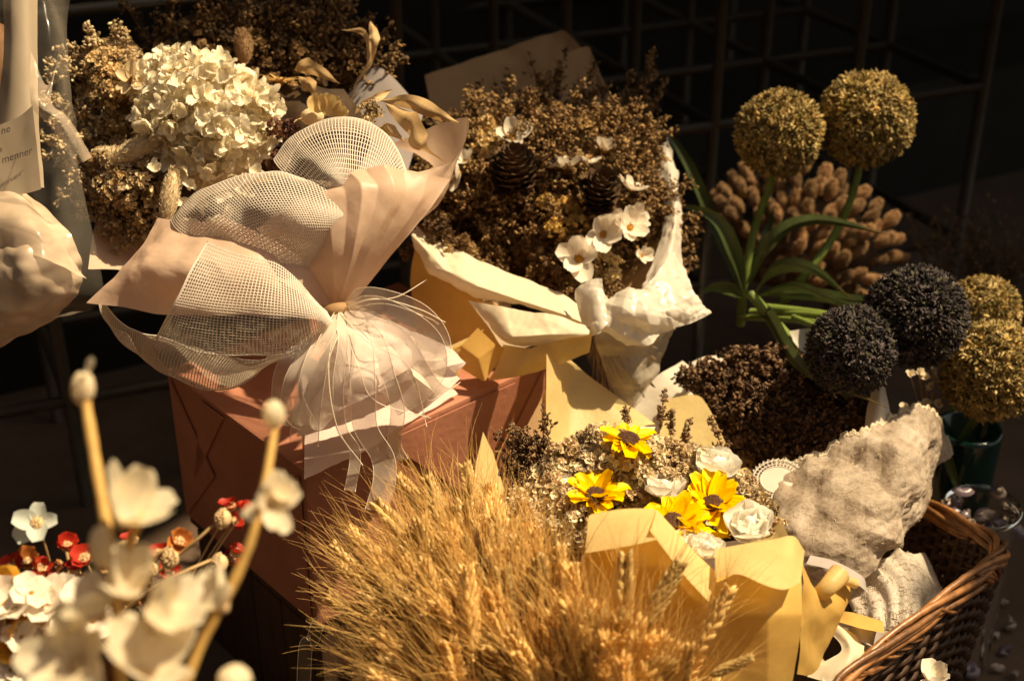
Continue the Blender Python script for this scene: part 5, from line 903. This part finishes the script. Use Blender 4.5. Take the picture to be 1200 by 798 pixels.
# ------------------------------------------------------------------ red and white small flowers at the lower left
rd = root('red_flower_bunch', 'red, orange and white dried flowers at the lower left', 'flowers', P(90, 800, 1.0))
PM['red'] = mesh('petal_l', *petal(.011, .0058, .6, .5, 7, 5, .35), M['red']); PM['org'] = mesh('petal_m', *petal(.012, .0066, .6, .6, 7, 5, .35), M['orange'])
PM['pb'] = mesh('petal_n', *petal(.018, .0075, .4, .5, 8, 5, .3), M['paleblue']); PM['ws'] = mesh('petal_o', *petal(.0135, .0075, .35, .4, 7, 6, .35), M['white']); PM['yel'] = mesh('petal_p', *petal(.015, .010, .4, .4, 7, 6, .4), mat('amber_petal', (.80, .42, .06), .5, .35, .2, 40))
def sm(px, py, d, nv, pm, s=1.0, n=5, op=.4, cm='strawc', cs=.8, label=None, stem=None):
    flower5(rd, px, py, d, nv, s, rng.random()*6, n, op, pm, cm, cs=cs, label=label)
    e = stem or (px+20*rng.normal(), 830, d+.02); V, Fs = tube(curve([P(px, py, d+.002), P((px*2+e[0])/3, (py*2+e[1])/3-4, d+.01), P(*e)], 10), .0008, 5); part('stem', V, Fs, M['twigc'], rd)
sm(44, 613, 1.02, (.1, .35, .9), 'pb', .95, 5, .2, label='pale grey flower with a straw centre', stem=(75, 720, 1.08))
for (x, y, nv, pm, s, n) in [(272, 612, (.6, .3, .6), 'red', .9, 6), (285, 600, (.5, .8, .3), 'red', .9, 6), (270, 595, (-.3, .9, .3), 'red', .8, 5), (268, 655, (.7, .4, .5), 'red', .95, 6), (276, 648, (.6, .8, .1), 'red', .8, 5), (166, 656, (-.3, .3, .8), 'red', 1.0, 6), (185, 650, (.1, .6, .7), 'red', .9, 5), (195, 665, (.4, .2, .8), 'red', .9, 6), (210, 636, (.4, .5, .6), 'org', 1.05, 4), (155, 634, (-.2, .9, .3), 'red', .9, 5), (148, 655, (-.6, .4, .6), 'red', .6, 5), (78, 640, (.2, .6, .6), 'red', .9, 6), (12, 670, (0, .7, .6), 'red', 1.3, 6), (32, 660, (.1, .6, .7), 'org', 1.0, 5), (48, 668, (.2, .7, .5), 'red', 1.0, 6), (66, 685, (.1, .6, .7), 'red', 1.0, 5), (50, 690, (0, .4, .9), 'org', .9, 5), (100, 655, (0, .6, .7), 'red', 1.0, 6), (88, 668, (0, .9, .3), 'red', .8, 6), (200, 680, (.3, .6, .7), 'red', .8, 5), (28, 700, (0, .6, .7), 'red', 1.0, 5)]:
    sm(x, y, 1.03+.02*rng.random(), nv, pm, s, n, .5, stem=(150+.25*(x-150), 760, 1.06))
for (x, y, nv, s) in [(262, 608, (-.9, .2, .3), 1.1), (258, 660, (-.9, .1, .4), 1.1), (145, 648, (-.8, .3, .5), 1.3), (200, 655, (-.6, .2, .7), 1.1), (178, 668, (-.6, .1, .7), .9)]:
    inst('seedhead', PM['strawc'], rd, P(x, y, 1.01), basis(N(*nv), 0), s)
for c in ([(250, 615, 1.01), (228, 635, 1.01), (195, 662, 1.02), (150, 700, 1.03)], [(250, 655, 1.01), (220, 668, 1.0), (185, 685, 1.0), (140, 720, 1.02)], [(200, 640, 1.02), (185, 650, 1.02), (160, 680, 1.03)], [(78, 690, 1.05), (80, 660, 1.05), (76, 640, 1.05)], [(82, 680, 1.05), (90, 645, 1.05), (105, 638, 1.05)]):
    V, Fs = tube(curve(PA(c), 14), .0013, 5); part('stem', V, Fs, M['twigc'], rd)
for k, (x, y) in enumerate(spread([(-10, 690), (40, 690), (100, 695), (110, 730), (70, 760), (50, 800), (-10, 800)], 34, 8)):
    flower5(rd, x, y, .99+.02*rng.random(), (.3*rng.normal(), .6, .7), 1.0+.15*rng.random(), rng.random()*6, 4, .25, 'ws', 'yc', cs=.4)
for (x, y) in [(2, 705), (8, 730), (-4, 745), (0, 690), (18, 760), (40, 745), (60, 775)]: flower5(rd, x, y, 1.0, (0, .5, .8), 1.0, rng.random()*6, 5, .3, 'yel', 'yc', cs=.5)
core_mass(rd, 50, 770, 1.09, 100, 70, 30, (.14, .05, .02))
fill(rd, twigs([P(a, b, 1.04) for a, b in sample([(60, 690), (200, 690), (200, 760), (-10, 790)], 24)], [N(.4*rng.normal(), 1, .3) for _ in range(24)], .035, [(.3, .16, .07)], [(.5, .18, .06), (.3, .06, .03), (.6, .4, .2)], 8, .3, .002))
# lower right petal tip at the frame edge
wf = root('fallen_blossom', 'small cream blossom at the bottom edge right of centre', 'flower', P(1095, 800, 1.25)); flower5(wf, 1095, 800, 1.22, (0, .9, .4), .9, 0, 6, .5)
print('TRIS', sum(len(o.data.polygons) for o in bpy.data.objects if o.type == 'MESH'), 'OBJ', len(bpy.data.objects))
